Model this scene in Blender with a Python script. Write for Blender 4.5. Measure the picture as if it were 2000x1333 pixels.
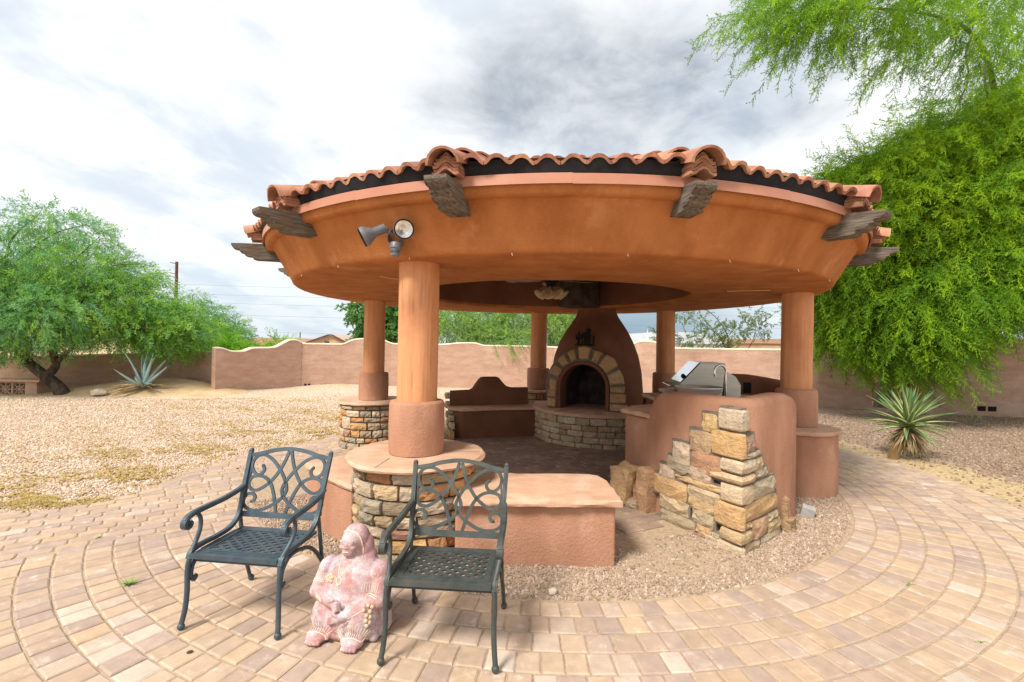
import bpy, bmesh, math, random
import numpy as np
from mathutils import Vector, Matrix, Euler
R_ = math.radians
rnd = random.Random(7)
scene = bpy.context.scene
for o in list(bpy.data.objects): bpy.data.objects.remove(o)
COL = scene.collection

# ------------------------------------------------------------------ camera
cd = bpy.data.cameras.new('camera'); cam = bpy.data.objects.new('camera', cd); COL.objects.link(cam)
cd.sensor_width = 36.0; cd.lens = 914.9/2000*36; cd.clip_start = .05; cd.clip_end = 3000
PITCH, ROLL = .0071, .0152
right = Vector((math.cos(ROLL), 0, math.sin(ROLL))); up = Vector((-math.sin(ROLL), 0, math.cos(ROLL)))
rp = Matrix.Rotation(PITCH, 3, 'X')
right, up = rp @ right, rp @ up
back = right.cross(up)
m = Matrix((right, up, back)).transposed().to_4x4(); m.translation = Vector((0, 0, 1.7))
cam.matrix_world = m
scene.camera = cam

# ------------------------------------------------------------------ light
SUN_EL, SUN_AZ = R_(50), R_(-140)          # azimuth measured from +Y, clockwise towards +X
sd = bpy.data.lights.new('sun', 'SUN'); so = bpy.data.objects.new('sun', sd); COL.objects.link(so)
sd.energy = 3.2; sd.angle = R_(14); sd.color = (1, .95, .88)
sdir = Vector((math.sin(SUN_AZ)*math.cos(SUN_EL), math.cos(SUN_AZ)*math.cos(SUN_EL), math.sin(SUN_EL)))
so.rotation_euler = sdir.to_track_quat('Z', 'Y').to_euler()
so.location = sdir*30
scene.view_settings.view_transform = 'Standard'; scene.view_settings.look = 'None'
scene.view_settings.gamma = 1; scene.view_settings.exposure = 0.64
scene.render.engine = 'CYCLES'; scene.cycles.diffuse_bounces = 2

world = bpy.data.worlds.new('World'); scene.world = world; world.use_nodes = True
def build_world():
    nt = world.node_tree; N = nt.nodes; L = nt.links; N.clear()
    out = N.new('ShaderNodeOutputWorld'); bg = N.new('ShaderNodeBackground'); bg.inputs[1].default_value = .1
    L.new(bg.outputs[0], out.inputs[0])
    sky = N.new('ShaderNodeTexSky'); sky.sky_type = 'NISHITA'; sky.sun_disc = False
    sky.sun_elevation = SUN_EL; sky.sun_rotation = SUN_AZ; sky.dust_density = 2.0
    tc = N.new('ShaderNodeTexCoord'); sep = N.new('ShaderNodeSeparateXYZ'); L.new(tc.outputs['Generated'], sep.inputs[0])
    def mth(op, a, b=None, c=None):
        n = N.new('ShaderNodeMath'); n.operation = op
        for i, v in enumerate((a, b, c)):
            if v is None: continue
            if isinstance(v, (int, float)): n.inputs[i].default_value = v
            else: L.new(v, n.inputs[i])
        return n.outputs[0]
    def mix(f, a, b):
        n = N.new('ShaderNodeMix'); n.data_type = 'RGBA'
        for i, v in ((0, f), (6, a), (7, b)):
            if isinstance(v, tuple): n.inputs[i].default_value = v+(1,)
            elif isinstance(v, (int, float)): n.inputs[i].default_value = v
            else: L.new(v, n.inputs[i])
        return n.outputs[2]
    def ramp(v, *pts):
        n = N.new('ShaderNodeMapRange'); n.interpolation_type = 'SMOOTHSTEP'
        L.new(v, n.inputs[0]); n.inputs[1].default_value = pts[0]; n.inputs[2].default_value = pts[1]
        n.inputs[3].default_value = 0; n.inputs[4].default_value = 1
        return n.outputs[0]
    zc = mth('MAXIMUM', sep.outputs[2], 0.0); zz = mth('ADD', zc, .16)
    px = mth('DIVIDE', sep.outputs[0], zz); py = mth('DIVIDE', sep.outputs[1], zz)
    cb = N.new('ShaderNodeCombineXYZ'); L.new(px, cb.inputs[0]); L.new(py, cb.inputs[1])
    def noise(scale, det, rough, off=0, sx=1, sy=1, rot=0, dist=0):
        mp = N.new('ShaderNodeMapping'); L.new(cb.outputs[0], mp.inputs[0])
        mp.inputs[1].default_value = (off, off*.7, off*.3); mp.inputs[3].default_value = (sx, sy, 1); mp.inputs[2].default_value = (0, 0, rot)
        n = N.new('ShaderNodeTexNoise'); n.inputs['Scale'].default_value = scale; n.inputs['Detail'].default_value = det
        n.inputs['Roughness'].default_value = rough; n.inputs['Distortion'].default_value = dist
        L.new(mp.outputs[0], n.inputs[0]); return n.outputs[0]
    n1 = noise(1.5, 9, .56, 3.1, dist=.5); n2 = noise(1.3, 9, .55, 9.7, 1.9, .75, .5, .5); n3 = noise(3.6, 8, .58, 5.2, dist=.3)
    # grey cloud bank that hangs over the pavilion
    dx = mth('SUBTRACT', px, .30); dy = mth('SUBTRACT', py, 1.40)
    d2 = mth('ADD', mth('POWER', mth('DIVIDE', dx, .50), 2), mth('POWER', mth('DIVIDE', dy, .34), 2))
    bank = mth('SUBTRACT', 1, ramp(mth('ADD', d2, mth('MULTIPLY', mth('SUBTRACT', n1, .5), 3.4)), .15, 2.3))
    grey = ramp(mth('ADD', mth('ADD', mth('MULTIPLY', n1, .45), mth('MULTIPLY', n2, .3)), mth('MULTIPLY', n3, .25)), .46, .60)
    fine = ramp(n3, .35, .7)
    c = mix(grey, (7.9, 7.95, 7.95), (5.7, 6.1, 6.55))
    c = mix(mth('MULTIPLY', bank, mth('ADD', mth('MULTIPLY', fine, .55), .45)), c, (2.75, 3.1, 3.5))
    c = mix(mth('MULTIPLY', ramp(n2, .45, .72), .45), c, (4.5, 5.3, 6.1))
    # pale blue band low over the horizon, with the blue-grey storm distance to the right of the fireplace
    hz = mth('SUBTRACT', 1, ramp(sep.outputs[2], .02, .26))
    c = mix(mth('MULTIPLY', hz, .6), c, (4.6, 5.4, 6.1))
    sx_ = mth('DIVIDE', sep.outputs[0], mth('MAXIMUM', sep.outputs[1], .05))
    st = mth('MULTIPLY', ramp(sx_, .05, .2), mth('SUBTRACT', 1, ramp(sx_, .30, .62)))
    st = mth('MULTIPLY', mth('MULTIPLY', st, mth('SUBTRACT', 1, ramp(sep.outputs[2], .03, .20))), mth('GREATER_THAN', sep.outputs[1], 0))
    c = mix(mth('MULTIPLY', st, .8), c, (1.35, 2.3, 3.1))
    c = mix(.10, c, sky.outputs[0])
    L.new(c, bg.inputs[0])
build_world()

# ------------------------------------------------------------------ materials
def node_mat(name):
    mt = bpy.data.materials.new(name); mt.use_nodes = True
    nt = mt.node_tree; return mt, nt.nodes, nt.links, nt.nodes['Principled BSDF']
def pmat(name, c1, c2, scale=3., detail=6, rough=.85, bump=.3, bscale=60., bdist=.004, metallic=0., stretch=(1, 1, 1),
         rng=(.35, .65), local=False, objcol=False, attr=None, rnd3=None, blot=None, blot_scale=.8, blot_rng=(.5, .7),
         blot_mix=.6, pale=None, pale_scale=7., pale_rng=(.64, .70), pale_mix=.7, speck=None, speck_scale=200., speck_amt=.3, spec=.1, trans=0., bstretch=True, bdetail=4, brough=.6):
    mt, N, L, B = node_mat(name)
    if local:
        t = N.new('ShaderNodeTexCoord'); vec = t.outputs['Object']
    else:
        g = N.new('ShaderNodeNewGeometry'); vec = g.outputs['Position']
    mp = N.new('ShaderNodeMapping'); L.new(vec, mp.inputs[0]); mp.inputs[3].default_value = stretch; v = mp.outputs[0]
    def noise(sc, de=6, ro=.6, vv=v):
        n = N.new('ShaderNodeTexNoise'); n.inputs['Scale'].default_value = sc; n.inputs['Detail'].default_value = de
        n.inputs['Roughness'].default_value = ro; L.new(vv, n.inputs[0]); return n.outputs[0]
    def mr(val, a, b, c=0, d=1):
        n = N.new('ShaderNodeMapRange'); L.new(val, n.inputs[0])
        for i, q in enumerate((a, b, c, d)): n.inputs[i+1].default_value = q
        return n.outputs[0]
    def mix(f, a, b, mode='MIX'):
        n = N.new('ShaderNodeMix'); n.data_type = 'RGBA'; n.blend_type = mode
        for i, q in ((0, f), (6, a), (7, b)):
            if isinstance(q, tuple): n.inputs[i].default_value = q+(1,)
            elif isinstance(q, (int, float)): n.inputs[i].default_value = q
            else: L.new(q, n.inputs[i])
        return n.outputs[2]
    f = mr(noise(scale, detail), rng[0], rng[1])
    if rnd3:
        oi = N.new('ShaderNodeObjectInfo'); cr = N.new('ShaderNodeValToRGB'); L.new(oi.outputs['Random'], cr.inputs[0])
        els = cr.color_ramp.elements
        for i, q in enumerate(rnd3):
            e = els[i] if i < 2 else els.new(1)
            e.position = i/(len(rnd3)-1); e.color = q+(1,)
        for i, q in enumerate(rnd3): els[i].position = i/(len(rnd3)-1); els[i].color = q+(1,)
        c = mix(f, cr.outputs[0], c2) if c2 else cr.outputs[0]
    else:
        c = mix(f, c1, c2)
    if objcol:
        oi = N.new('ShaderNodeObjectInfo'); c = mix(1., c, oi.outputs['Color'], 'MULTIPLY')
    if attr:
        a = N.new('ShaderNodeAttribute'); a.attribute_name = attr; c = mix(1., c, a.outputs['Color'], 'MULTIPLY')
    if blot:
        c = mix(mr(noise(blot_scale, 5, .65, vec), blot_rng[0], blot_rng[1], 0, blot_mix), c, blot)
    if pale:
        c = mix(mr(noise(pale_scale, 6, .7, vec), pale_rng[0], pale_rng[1], 0, pale_mix), c, pale)
    if speck:
        c = mix(mr(noise(speck_scale, 2, .5, vec), .55, .7, 0, speck_amt), c, speck)
    L.new(c, B.inputs['Base Color'])
    B.inputs['Roughness'].default_value = rough; B.inputs['Metallic'].default_value = metallic
    B.inputs['Specular IOR Level'].default_value = spec
    if bump:
        b = N.new('ShaderNodeBump'); b.inputs['Strength'].default_value = bump; b.inputs['Distance'].default_value = bdist
        L.new(noise(bscale, bdetail, brough, v if bstretch else vec), b.inputs['Height']); L.new(b.outputs[0], B.inputs['Normal'])
    if trans:
        out = N['Material Output']; tr = N.new('ShaderNodeBsdfTranslucent'); ms = N.new('ShaderNodeMixShader')
        ms.inputs[0].default_value = trans; L.new(c, tr.inputs[0]); L.new(B.outputs[0], ms.inputs[1]); L.new(tr.outputs[0], ms.inputs[2])
        L.new(ms.outputs[0], out.inputs[0])
    return mt
M = {}
M['stucco_orange'] = pmat('stucco_orange', (.35, .125, .038), (.47, .183, .062), 3.2, stretch=(1, 1, .28), bstretch=False, pale=(.56, .27, .13), pale_scale=2.3, pale_rng=(.56, .68), pale_mix=.5, rough=.92, bump=.8, bscale=55, bdist=.010,
                          blot=(.33, .105, .032), blot_scale=1.1, blot_rng=(.52, .75), blot_mix=.45, speck=(.62, .28, .12), speck_scale=160, speck_amt=.25)
M['stucco_tan'] = pmat('stucco_tan', (.38, .19, .115), (.49, .26, .165), 3., stretch=(1, 1, .4), bstretch=False, pale=(.58, .38, .28), pale_scale=2.8, pale_rng=(.58, .70), pale_mix=.5, rough=.93, bump=.8, bscale=55, bdist=.009,
                       blot=(.33, .165, .10), blot_scale=1.7, blot_rng=(.5, .72), blot_mix=.45, speck=(.6, .36, .24), speck_scale=170, speck_amt=.25)
M['stucco_brown_shaded'] = pmat('stucco_brown_shaded', (.17, .072, .040), (.22, .098, .056), 2.2, rough=.93, bump=.45, bscale=75, bdist=.006,
                         blot=(.13, .055, .03), blot_scale=1.6, blot_mix=.4)  # brownish stucco, darkened further: roof and alley shade put into the colour
M['stucco_wall'] = pmat('stucco_wall', (.46, .285, .205), (.56, .37, .275), 2.2, pale=(.64, .47, .36), pale_scale=1.1, pale_rng=(.55, .70), pale_mix=.5, speck=(.34, .21, .15), speck_scale=24, speck_amt=.3, rough=.95, bump=.9, bscale=16, bdist=.02, stretch=(1, 1, 3.2),
                        blot=(.42, .25, .17), blot_scale=.45, blot_rng=(.48, .75), blot_mix=.5, bdetail=6)
M['wall_cap_sunlit'] = pmat('wall_cap_sunlit', (.74, .62, .46), (.8, .68, .52), 3, rough=.9, bump=.2)  # cream instead of wall tan: sunlight on the wall top is painted in
M['copper_paint'] = pmat('copper_paint', (.40, .17, .105), (.47, .215, .135), 2.5, rough=.5, bump=.05, blot=(.46, .2, .13), blot_scale=2.2, blot_mix=.4, spec=.4)
M['black_strip'] = pmat('black_strip', (.016, .014, .018), (.03, .028, .032), 5, rough=.7, bump=.1)
M['column_wood'] = pmat('column_wood', (.58, .25, .105), (.68, .33, .155), 3., rough=.62, bump=.6, bscale=9, bdist=.008, stretch=(5, 5, .35),
                        blot=(.48, .18, .075), blot_scale=2.2, blot_mix=.5, spec=.35, bdetail=5)
M['gray_wood'] = pmat('gray_wood', (.05, .04, .031), (.22, .185, .15), 10, rough=.9, bump=.25, bscale=22, bdist=.003, stretch=(4, .7, 9), local=True,
                      rng=(.3, .7), blot=(.22, .115, .045), blot_scale=4, blot_rng=(.5, .68), blot_mix=.5, bdetail=5)
M['tile'] = pmat('tile', (.34, .15, .095), (.56, .29, .185), 9, rough=.88, bump=.5, bscale=90, bdist=.004, objcol=True,
                 blot=(.36, .17, .11), blot_scale=5, blot_mix=.45, speck=(.22, .11, .08), speck_scale=110, speck_amt=.35)
M['slab'] = pmat('slab', (.50, .30, .19), (.60, .385, .26), 5, rough=.85, bump=.45, bscale=22, bdist=.01, stretch=(1, 1.6, 3),
                 blot=(.64, .48, .37), blot_scale=2.6, blot_mix=.6, speck=(.52, .30, .17), speck_scale=60, speck_amt=.3)
M['stone'] = pmat('stone', (.72, .70, .68), (1.05, 1.0, .95), 9, rough=.88, bump=1., bscale=24, bdist=.022, objcol=True, stretch=(1, 1, 1.9), rng=(.3, .7), speck=(.26, .17, .10), speck_scale=42, speck_amt=.35,
                  blot=(.40, .28, .17), blot_scale=10, blot_rng=(.58, .76), blot_mix=.5, bdetail=6, brough=.65)
M['mortar'] = pmat('mortar', (.15, .125, .10), (.24, .205, .165), 12, rough=.95, bump=.8, bscale=60, bdist=.008)
M['paver'] = pmat('paver', (.88, .88, .88), (1.08, 1.06, 1.03), 11, rough=.9, bump=.7, bscale=160, bdist=.003, objcol=True,
                  blot=(.70, .62, .52), blot_scale=5.5, blot_rng=(.60, .74), blot_mix=.4, pale=(.68, .60, .52), pale_scale=6.5, pale_rng=(.58, .70), pale_mix=.6, speck=(.36, .26, .19), speck_scale=230, speck_amt=.4)
M['paver_mass'] = pmat('paver_mass', (.88, .88, .88), (1.08, 1.06, 1.03), 11, rough=.9, bump=.7, bscale=160, bdist=.003, attr='col',
                       blot=(.70, .62, .52), blot_scale=5.5, blot_rng=(.60, .74), blot_mix=.4, pale=(.68, .60, .52), pale_scale=6.5, pale_rng=(.58, .70), pale_mix=.6, speck=(.36, .26, .19), speck_scale=230, speck_amt=.4)
M['bedding'] = pmat('bedding', (.34, .25, .165), (.48, .365, .25), 30, rough=1, bump=.5, bscale=200, bdist=.003)
M['gravel_soil'] = pmat('gravel_soil', (.24, .165, .115), (.46, .345, .26), 55, rough=1, bump=1., bscale=90, bdist=.02, rng=(.38, .62),
                        blot=(.42, .29, .17), blot_scale=1.3, blot_rng=(.55, .7), blot_mix=.6)
M['pebble'] = pmat('pebble', None, (.36, .25, .19), 40, rough=.9, bump=.2, bscale=200, bdist=.002, rng=(.45, .9),
                   rnd3=[(.22, .15, .10), (.35, .25, .175), (.46, .34, .245), (.29, .205, .145), (.58, .48, .38), (.39, .265, .18)])
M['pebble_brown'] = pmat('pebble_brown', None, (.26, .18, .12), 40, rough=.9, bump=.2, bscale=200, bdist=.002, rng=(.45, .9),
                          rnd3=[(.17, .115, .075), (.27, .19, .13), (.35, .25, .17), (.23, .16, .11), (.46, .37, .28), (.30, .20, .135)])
M['pebble_pale'] = pmat('pebble_pale', None, (.52, .38, .29), 40, rough=.9, bump=.2, bscale=200, bdist=.002, rng=(.45, .9),
                        rnd3=[(.42, .29, .20), (.58, .43, .31), (.66, .52, .39), (.50, .37, .26), (.74, .64, .51), (.52, .36, .22)])
M['iron'] = pmat('iron', (.042, .066, .084), (.07, .10, .12), 12, rough=.5, bump=.12, bscale=150, bdist=.001, metallic=.25, spec=.5,
                 blot=(.085, .10, .10), blot_scale=6, blot_mix=.35)
M['iron_green'] = pmat('iron_green', (.045, .053, .048), (.07, .08, .072), 12, rough=.58, bump=.12, bscale=150, bdist=.001, metallic=.2, spec=.45,
                       blot=(.14, .14, .12), blot_scale=7, blot_mix=.4)
M['black_iron'] = pmat('black_iron', (.012, .01, .01), (.02, .016, .015), 8, rough=.7, bump=.1)
M['steel'] = pmat('steel', (.50, .50, .43), (.60, .59, .51), 3, rough=.42, bump=.06, bscale=60, bdist=.001, metallic=.55, stretch=(1, 1, 8))
M['steel_mirror'] = pmat('steel_mirror', (.62, .64, .66), (.68, .7, .72), 3, rough=.12, bump=.03, bscale=20, bdist=.001, metallic=1.)
M['lamp_grey'] = pmat('lamp_grey', (.12, .125, .14), (.17, .175, .19), 8, rough=.45, bump=.05, spec=.5)
M['lens'] = pmat('lens', (.55, .53, .50), (.85, .84, .80), 26, rough=.12, bump=.5, bscale=60, bdist=.003, metallic=.6, local=True, rng=(.42, .58))
M['shade_glass'] = pmat('shade_glass', (.62, .48, .30), (.72, .58, .38), 12, rough=.35, bump=.05, trans=.3)
M['firebrick'] = pmat('firebrick', (.035, .025, .02), (.085, .065, .055), 5, rough=.95, bump=.4, bscale=30)
M['bark'] = pmat('bark', (.045, .032, .024), (.13, .095, .07), 9, rough=.95, bump=1., bscale=22, bdist=.03, stretch=(1, 1, .4))
M['green_bark'] = pmat('green_bark', (.16, .15, .065), (.25, .22, .11), 6, rough=.85, bump=.5, bscale=25, bdist=.01)
M['pale_bark'] = pmat('pale_bark', (.15, .12, .095), (.28, .235, .185), 7, rough=.9, bump=.8, bscale=18, bdist=.02, stretch=(1, 1, .4))
def leafmat(name, cols, trans=.35): return pmat(name, None, None, 3, rough=.6, bump=0, rnd3=cols, trans=trans, spec=.08)
M['leaf_left'] = leafmat('leaf_left', [(.13, .32, .10), (.24, .50, .11), (.18, .42, .20), (.46, .68, .12), (.16, .38, .22), (.32, .56, .10)], .42)
M['leaf_lime'] = leafmat('leaf_lime', [(.16, .38, .06), (.30, .54, .06), (.20, .42, .10), (.38, .62, .08)], .42)
M['leaf_high'] = leafmat('leaf_high', [(.24, .44, .03), (.40, .62, .03), (.52, .72, .04), (.30, .52, .05)], .42)
M['leaf_near'] = leafmat('leaf_near', [(.09, .22, .02), (.25, .47, .03), (.14, .31, .03), (.42, .66, .03), (.18, .37, .05), (.32, .54, .03)], .42)
M['leaf_back'] = leafmat('leaf_back', [(.24, .42, .08), (.34, .54, .11), (.27, .43, .14), (.42, .60, .14)], .42)
M['leaf_bright'] = leafmat('leaf_bright', [(.18, .42, .03), (.26, .54, .05), (.34, .60, .05)], .42)
M['leaf_dark'] = leafmat('leaf_dark', [(.10, .23, .07), (.15, .31, .08), (.22, .41, .09)], .42)
M['leaf_olive'] = leafmat('leaf_olive', [(.17, .22, .08), (.24, .32, .10), (.14, .20, .09)], .42)
M['agave_blue'] = pmat('agave_blue', (.30, .44, .41), (.44, .58, .54), 3, rough=.55, bump=.1, bscale=30, objcol=True)
M['dead_leaf'] = pmat('dead_leaf', (.42, .30, .15), (.66, .52, .32), 7, rough=.9, bump=.4, bscale=40, objcol=True)
M['sand'] = pmat('sand', (.46, .32, .16), (.60, .44, .26), 2.2, rough=1, bump=.8, bscale=45, bdist=.02, speck=(.26, .18, .10), speck_scale=30, speck_amt=.4)
M['rock'] = pmat('rock', (.48, .38, .29), (.66, .56, .45), 6, rough=.9, bump=.8, bscale=20, bdist=.02)
M['white'] = pmat('white', (.75, .74, .72), (.8, .8, .78), 5, rough=.5, bump=0)
M['pole_wood'] = pmat('pole_wood', (.10, .05, .045), (.15, .08, .06), 4, rough=.9, bump=.2)
M['wire'] = pmat('wire', (.20, .22, .25), (.25, .27, .3), 4, rough=.6, bump=0)
M['house_wall'] = pmat('house_wall', (.70, .62, .54), (.76, .68, .6), 2, rough=.9, bump=.1)
M['house_tan'] = pmat('house_tan', (.48, .31, .19), (.54, .36, .23), 2, rough=.9, bump=.1)
M['house_roof'] = pmat('house_roof', (.42, .25, .16), (.52, .33, .22), 2, rough=.9, bump=.6, bscale=6, bdist=.05, stretch=(1, 1, 8))
M['roof_pale'] = pmat('roof_pale', (.55, .44, .38), (.62, .5, .44), 2, rough=.9, bump=.3, bscale=6)
M['roof_grey'] = pmat('roof_grey', (.5, .54, .56), (.56, .6, .62), 2, rough=.8, bump=.1)
M['dark_trim'] = pmat('dark_trim', (.10, .055, .04), (.13, .075, .05), 3, rough=.8, bump=.1)
M['crack_brown'] = pmat('crack_brown', (.20, .075, .03), (.26, .10, .04), 5, rough=.9, bump=0)
M['glass_dark'] = pmat('glass_dark', (.04, .05, .06), (.06, .07, .08), 3, rough=.1, bump=0, spec=.6)
M['hole_shade'] = pmat('hole_shade', (.02, .012, .01), (.035, .02, .015), 9, rough=1, bump=.2)  # near-black colour that paints the shade inside holes and openings
M['raw_wood'] = pmat('raw_wood', (.62, .40, .16), (.72, .5, .22), 8, rough=.7, bump=.2, stretch=(1, 1, 1))
M['blade_wood'] = pmat('blade_wood', (.16, .12, .09), (.3, .25, .2), 8, rough=.6, bump=.1)
M['concrete'] = pmat('concrete', (.36, .34, .32), (.46, .44, .41), 12, rough=.9, bump=.4)
M['weed'] = pmat('weed', (.16, .32, .05), (.3, .45, .1), 9, rough=.7, bump=0)
M['cream_paint'] = pmat('cream_paint', (.72, .56, .40), (.80, .66, .52), 25, rough=.8, bump=.3, bscale=120, bdist=.002)
M['gold_paint'] = pmat('gold_paint', (.52, .38, .24), (.62, .50, .34), 25, rough=.8, bump=.3, bscale=120, bdist=.002)
# ground sheet of the yard: tan soil with pale gravel, golden dried growth in patches
def ground_mat():
    mt, N, L, B = node_mat('yard_ground')
    g = N.new('ShaderNodeNewGeometry')
    def noise(sc, de, ro=.6):
        n = N.new('ShaderNodeTexNoise'); n.inputs['Scale'].default_value = sc; n.inputs['Detail'].default_value = de; n.inputs['Roughness'].default_value = ro
        L.new(g.outputs['Position'], n.inputs[0]); return n.outputs[0]
    def mr(v, a, b, c=0, d=1):
        n = N.new('ShaderNodeMapRange'); L.new(v, n.inputs[0])
        for i, q in enumerate((a, b, c, d)): n.inputs[i+1].default_value = q
        return n.outputs[0]
    def mix(f, a, b):
        n = N.new('ShaderNodeMix'); n.data_type = 'RGBA'
        for i, q in ((0, f), (6, a), (7, b)):
            if isinstance(q, tuple): n.inputs[i].default_value = q+(1,)
            else: L.new(q, n.inputs[i])
        return n.outputs[2]
    vor = N.new('ShaderNodeTexVoronoi'); vor.inputs['Scale'].default_value = 26; L.new(g.outputs['Position'], vor.inputs[0])
    sp = N.new('ShaderNodeSeparateColor'); L.new(vor.outputs['Color'], sp.inputs[0])
    a = mix(mr(sp.outputs[0], .0, 1.), (.44, .31, .215), (.72, .57, .43))
    at = N.new('ShaderNodeAttribute'); at.attribute_name = 'zone'
    s2 = N.new('ShaderNodeSeparateColor'); L.new(at.outputs['Color'], s2.inputs[0])
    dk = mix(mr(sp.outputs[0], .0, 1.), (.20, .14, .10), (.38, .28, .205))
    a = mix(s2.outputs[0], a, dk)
    pn = mr(noise(.35, 7, .68), .50, .58)
    gold = mix(mr(noise(22, 4), .35, .65), (.40, .28, .14), (.58, .43, .23))
    f2 = N.new('ShaderNodeMath'); f2.operation = 'MULTIPLY'; L.new(pn, f2.inputs[0]); L.new(mr(noise(5, 6, .7), .42, .62), f2.inputs[1])
    f3 = N.new('ShaderNodeMath'); f3.operation = 'MULTIPLY'; L.new(f2.outputs[0], f3.inputs[0]); L.new(mr(s2.outputs[0], 0, 1, .9, .25), f3.inputs[1])
    a = mix(f3.outputs[0], a, gold)
    a = mix(s2.outputs[1], a, gold)
    L.new(a, B.inputs['Base Color']); B.inputs['Roughness'].default_value = 1; B.inputs['Specular IOR Level'].default_value = .1
    b = N.new('ShaderNodeBump'); b.inputs['Strength'].default_value = 1; b.inputs['Distance'].default_value = .02
    L.new(vor.outputs['Distance'], b.inputs['Height']); b.invert = True; L.new(b.outputs[0], B.inputs['Normal'])
    return mt
M['yard'] = ground_mat()

# ------------------------------------------------------------------ helpers
def link(name, me, mat=None, parent=None, loc=None, rot=None, scale=None, color=None):
    o = bpy.data.objects.new(name, me); COL.objects.link(o)
    if mat is not None and me is not None and not me.materials: me.materials.append(M[mat] if isinstance(mat, str) else mat)
    if parent is not None: o.parent = parent
    if loc is not None: o.location = loc
    if rot is not None: o.rotation_euler = rot
    if scale is not None: o.scale = scale
    if color is not None: o.color = tuple(color)+(1,)
    return o
def mesh(name, v, f, smooth=False):
    me = bpy.data.meshes.new(name); me.from_pydata([tuple(map(float, q)) for q in v], [], f); me.update()
    if smooth: me.shade_smooth()
    return me
def obj(name, v, f, mat, parent=None, smooth=False, **k): return link(name, mesh(name, v, f, smooth), mat, parent, **k)
def tag(o, label=None, cat=None, group=None, kind=None):
    if label: o['label'] = label
    if cat: o['category'] = cat
    if group: o['group'] = group
    if kind: o['kind'] = kind
    return o
def thing(name, label, cat, loc=(0, 0, 0), rotz=0, group=None):
    o = bpy.data.objects.new(name, None); COL.objects.link(o); o.location = loc; o.rotation_euler = (0, 0, rotz)
    o.empty_display_size = .1
    return tag(o, label, cat, group)
def copy_tree(root, loc, rotz, label=None):
    r = root.copy(); COL.objects.link(r); r.location = loc; r.rotation_euler = (0, 0, rotz)
    if label: r['label'] = label
    for ch in list(root.children):
        c = ch.copy(); COL.objects.link(c); c.parent = r
        for g in list(ch.children):
            d = g.copy(); COL.objects.link(d); d.parent = c
    return r
class MB:
    def __init__(s): s.v = []; s.f = []
    def add(s, v, f):
        n = len(s.v); s.v += [tuple(q) for q in v]; s.f += [tuple(i+n for i in q) for q in f]
    def box(s, x0, y0, z0, x1, y1, z1, mtx=None):
        v = [Vector(q) for q in ((x0, y0, z0), (x1, y0, z0), (x1, y1, z0), (x0, y1, z0), (x0, y0, z1), (x1, y0, z1), (x1, y1, z1), (x0, y1, z1))]
        if mtx: v = [mtx @ q for q in v]
        s.add(v, [(0, 3, 2, 1), (4, 5, 6, 7), (0, 1, 5, 4), (1, 2, 6, 5), (2, 3, 7, 6), (3, 0, 4, 7)])
    def tube(s, pts, r, n=8, cap=True):
        pts = [Vector(p) for p in pts]; N = len(pts); rr = r if isinstance(r, (list, tuple)) else [r]*N
        t0 = (pts[1]-pts[0]).normalized(); a = Vector((0, 0, 1)) if abs(t0.z) < .9 else Vector((1, 0, 0))
        u = t0.cross(a).normalized(); v = []
        for i, p in enumerate(pts):
            t = (pts[min(i+1, N-1)]-pts[max(i-1, 0)]).normalized()
            u = (u-t*u.dot(t)); u = u.normalized() if u.length > 1e-6 else t.orthogonal().normalized()
            w = t.cross(u)
            for k in range(n):
                an = 2*math.pi*k/n; v.append(p+(u*math.cos(an)+w*math.sin(an))*rr[i])
        f = [(i*n+k, i*n+(k+1) % n, (i+1)*n+(k+1) % n, (i+1)*n+k) for i in range(N-1) for k in range(n)]
        if cap: f += [tuple(range(n-1, -1, -1)), tuple((N-1)*n+k for k in range(n))]
        s.add(v, f)
    def strap(s, pts, w, t, nrm):
        pts = [Vector(p) for p in pts]; N = len(pts); nrm = Vector(nrm).normalized(); v = []
        for i, p in enumerate(pts):
            d = (pts[min(i+1, N-1)]-pts[max(i-1, 0)]).normalized(); sd_ = nrm.cross(d).normalized()
            v += [p+sd_*w/2+nrm*t/2, p-sd_*w/2+nrm*t/2, p-sd_*w/2-nrm*t/2, p+sd_*w/2-nrm*t/2]
        f = [(i*4+k, i*4+(k+1) % 4, (i+1)*4+(k+1) % 4, (i+1)*4+k) for i in range(N-1) for k in range(4)]
        f += [(3, 2, 1, 0), tuple((N-1)*4+k for k in range(4))]
        s.add(v, f)
    def ball(s, c, r, n=8, m=5):
        c = Vector(c); v = [c+Vector((0, 0, -r))]
        for j in range(1, m):
            a = -math.pi/2+math.pi*j/m
            for k in range(n): b = 2*math.pi*k/n; v.append(c+Vector((math.cos(a)*math.cos(b), math.cos(a)*math.sin(b), math.sin(a)))*r)
        v.append(c+Vector((0, 0, r))); f = [(0, 1+(k+1) % n, 1+k) for k in range(n)]
        for j in range(m-2):
            f += [(1+j*n+k, 1+j*n+(k+1) % n, 1+(j+1)*n+(k+1) % n, 1+(j+1)*n+k) for k in range(n)]
        L_ = len(v)-1; f += [(L_, 1+(m-2)*n+k, 1+(m-2)*n+(k+1) % n) for k in range(n)]
        s.add(v, f)
    def lathe(s, prof, n=24, c=(0, 0, 0), a0=0, a1=2*math.pi, mtx=None):
        full = abs(a1-a0-2*math.pi) < 1e-6; K = n if full else n+1; v = []
        for r, z in prof:
            for k in range(K):
                a = a0+(a1-a0)*k/n; q = Vector((c[0]+r*math.cos(a), c[1]+r*math.sin(a), c[2]+z)); v.append(mtx @ q if mtx else q)
        f = []
        for i in range(len(prof)-1):
            for k in range(n): k2 = (k+1) % K; f.append((i*K+k, i*K+k2, (i+1)*K+k2, (i+1)*K+k))
        s.add(v, f)
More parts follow.
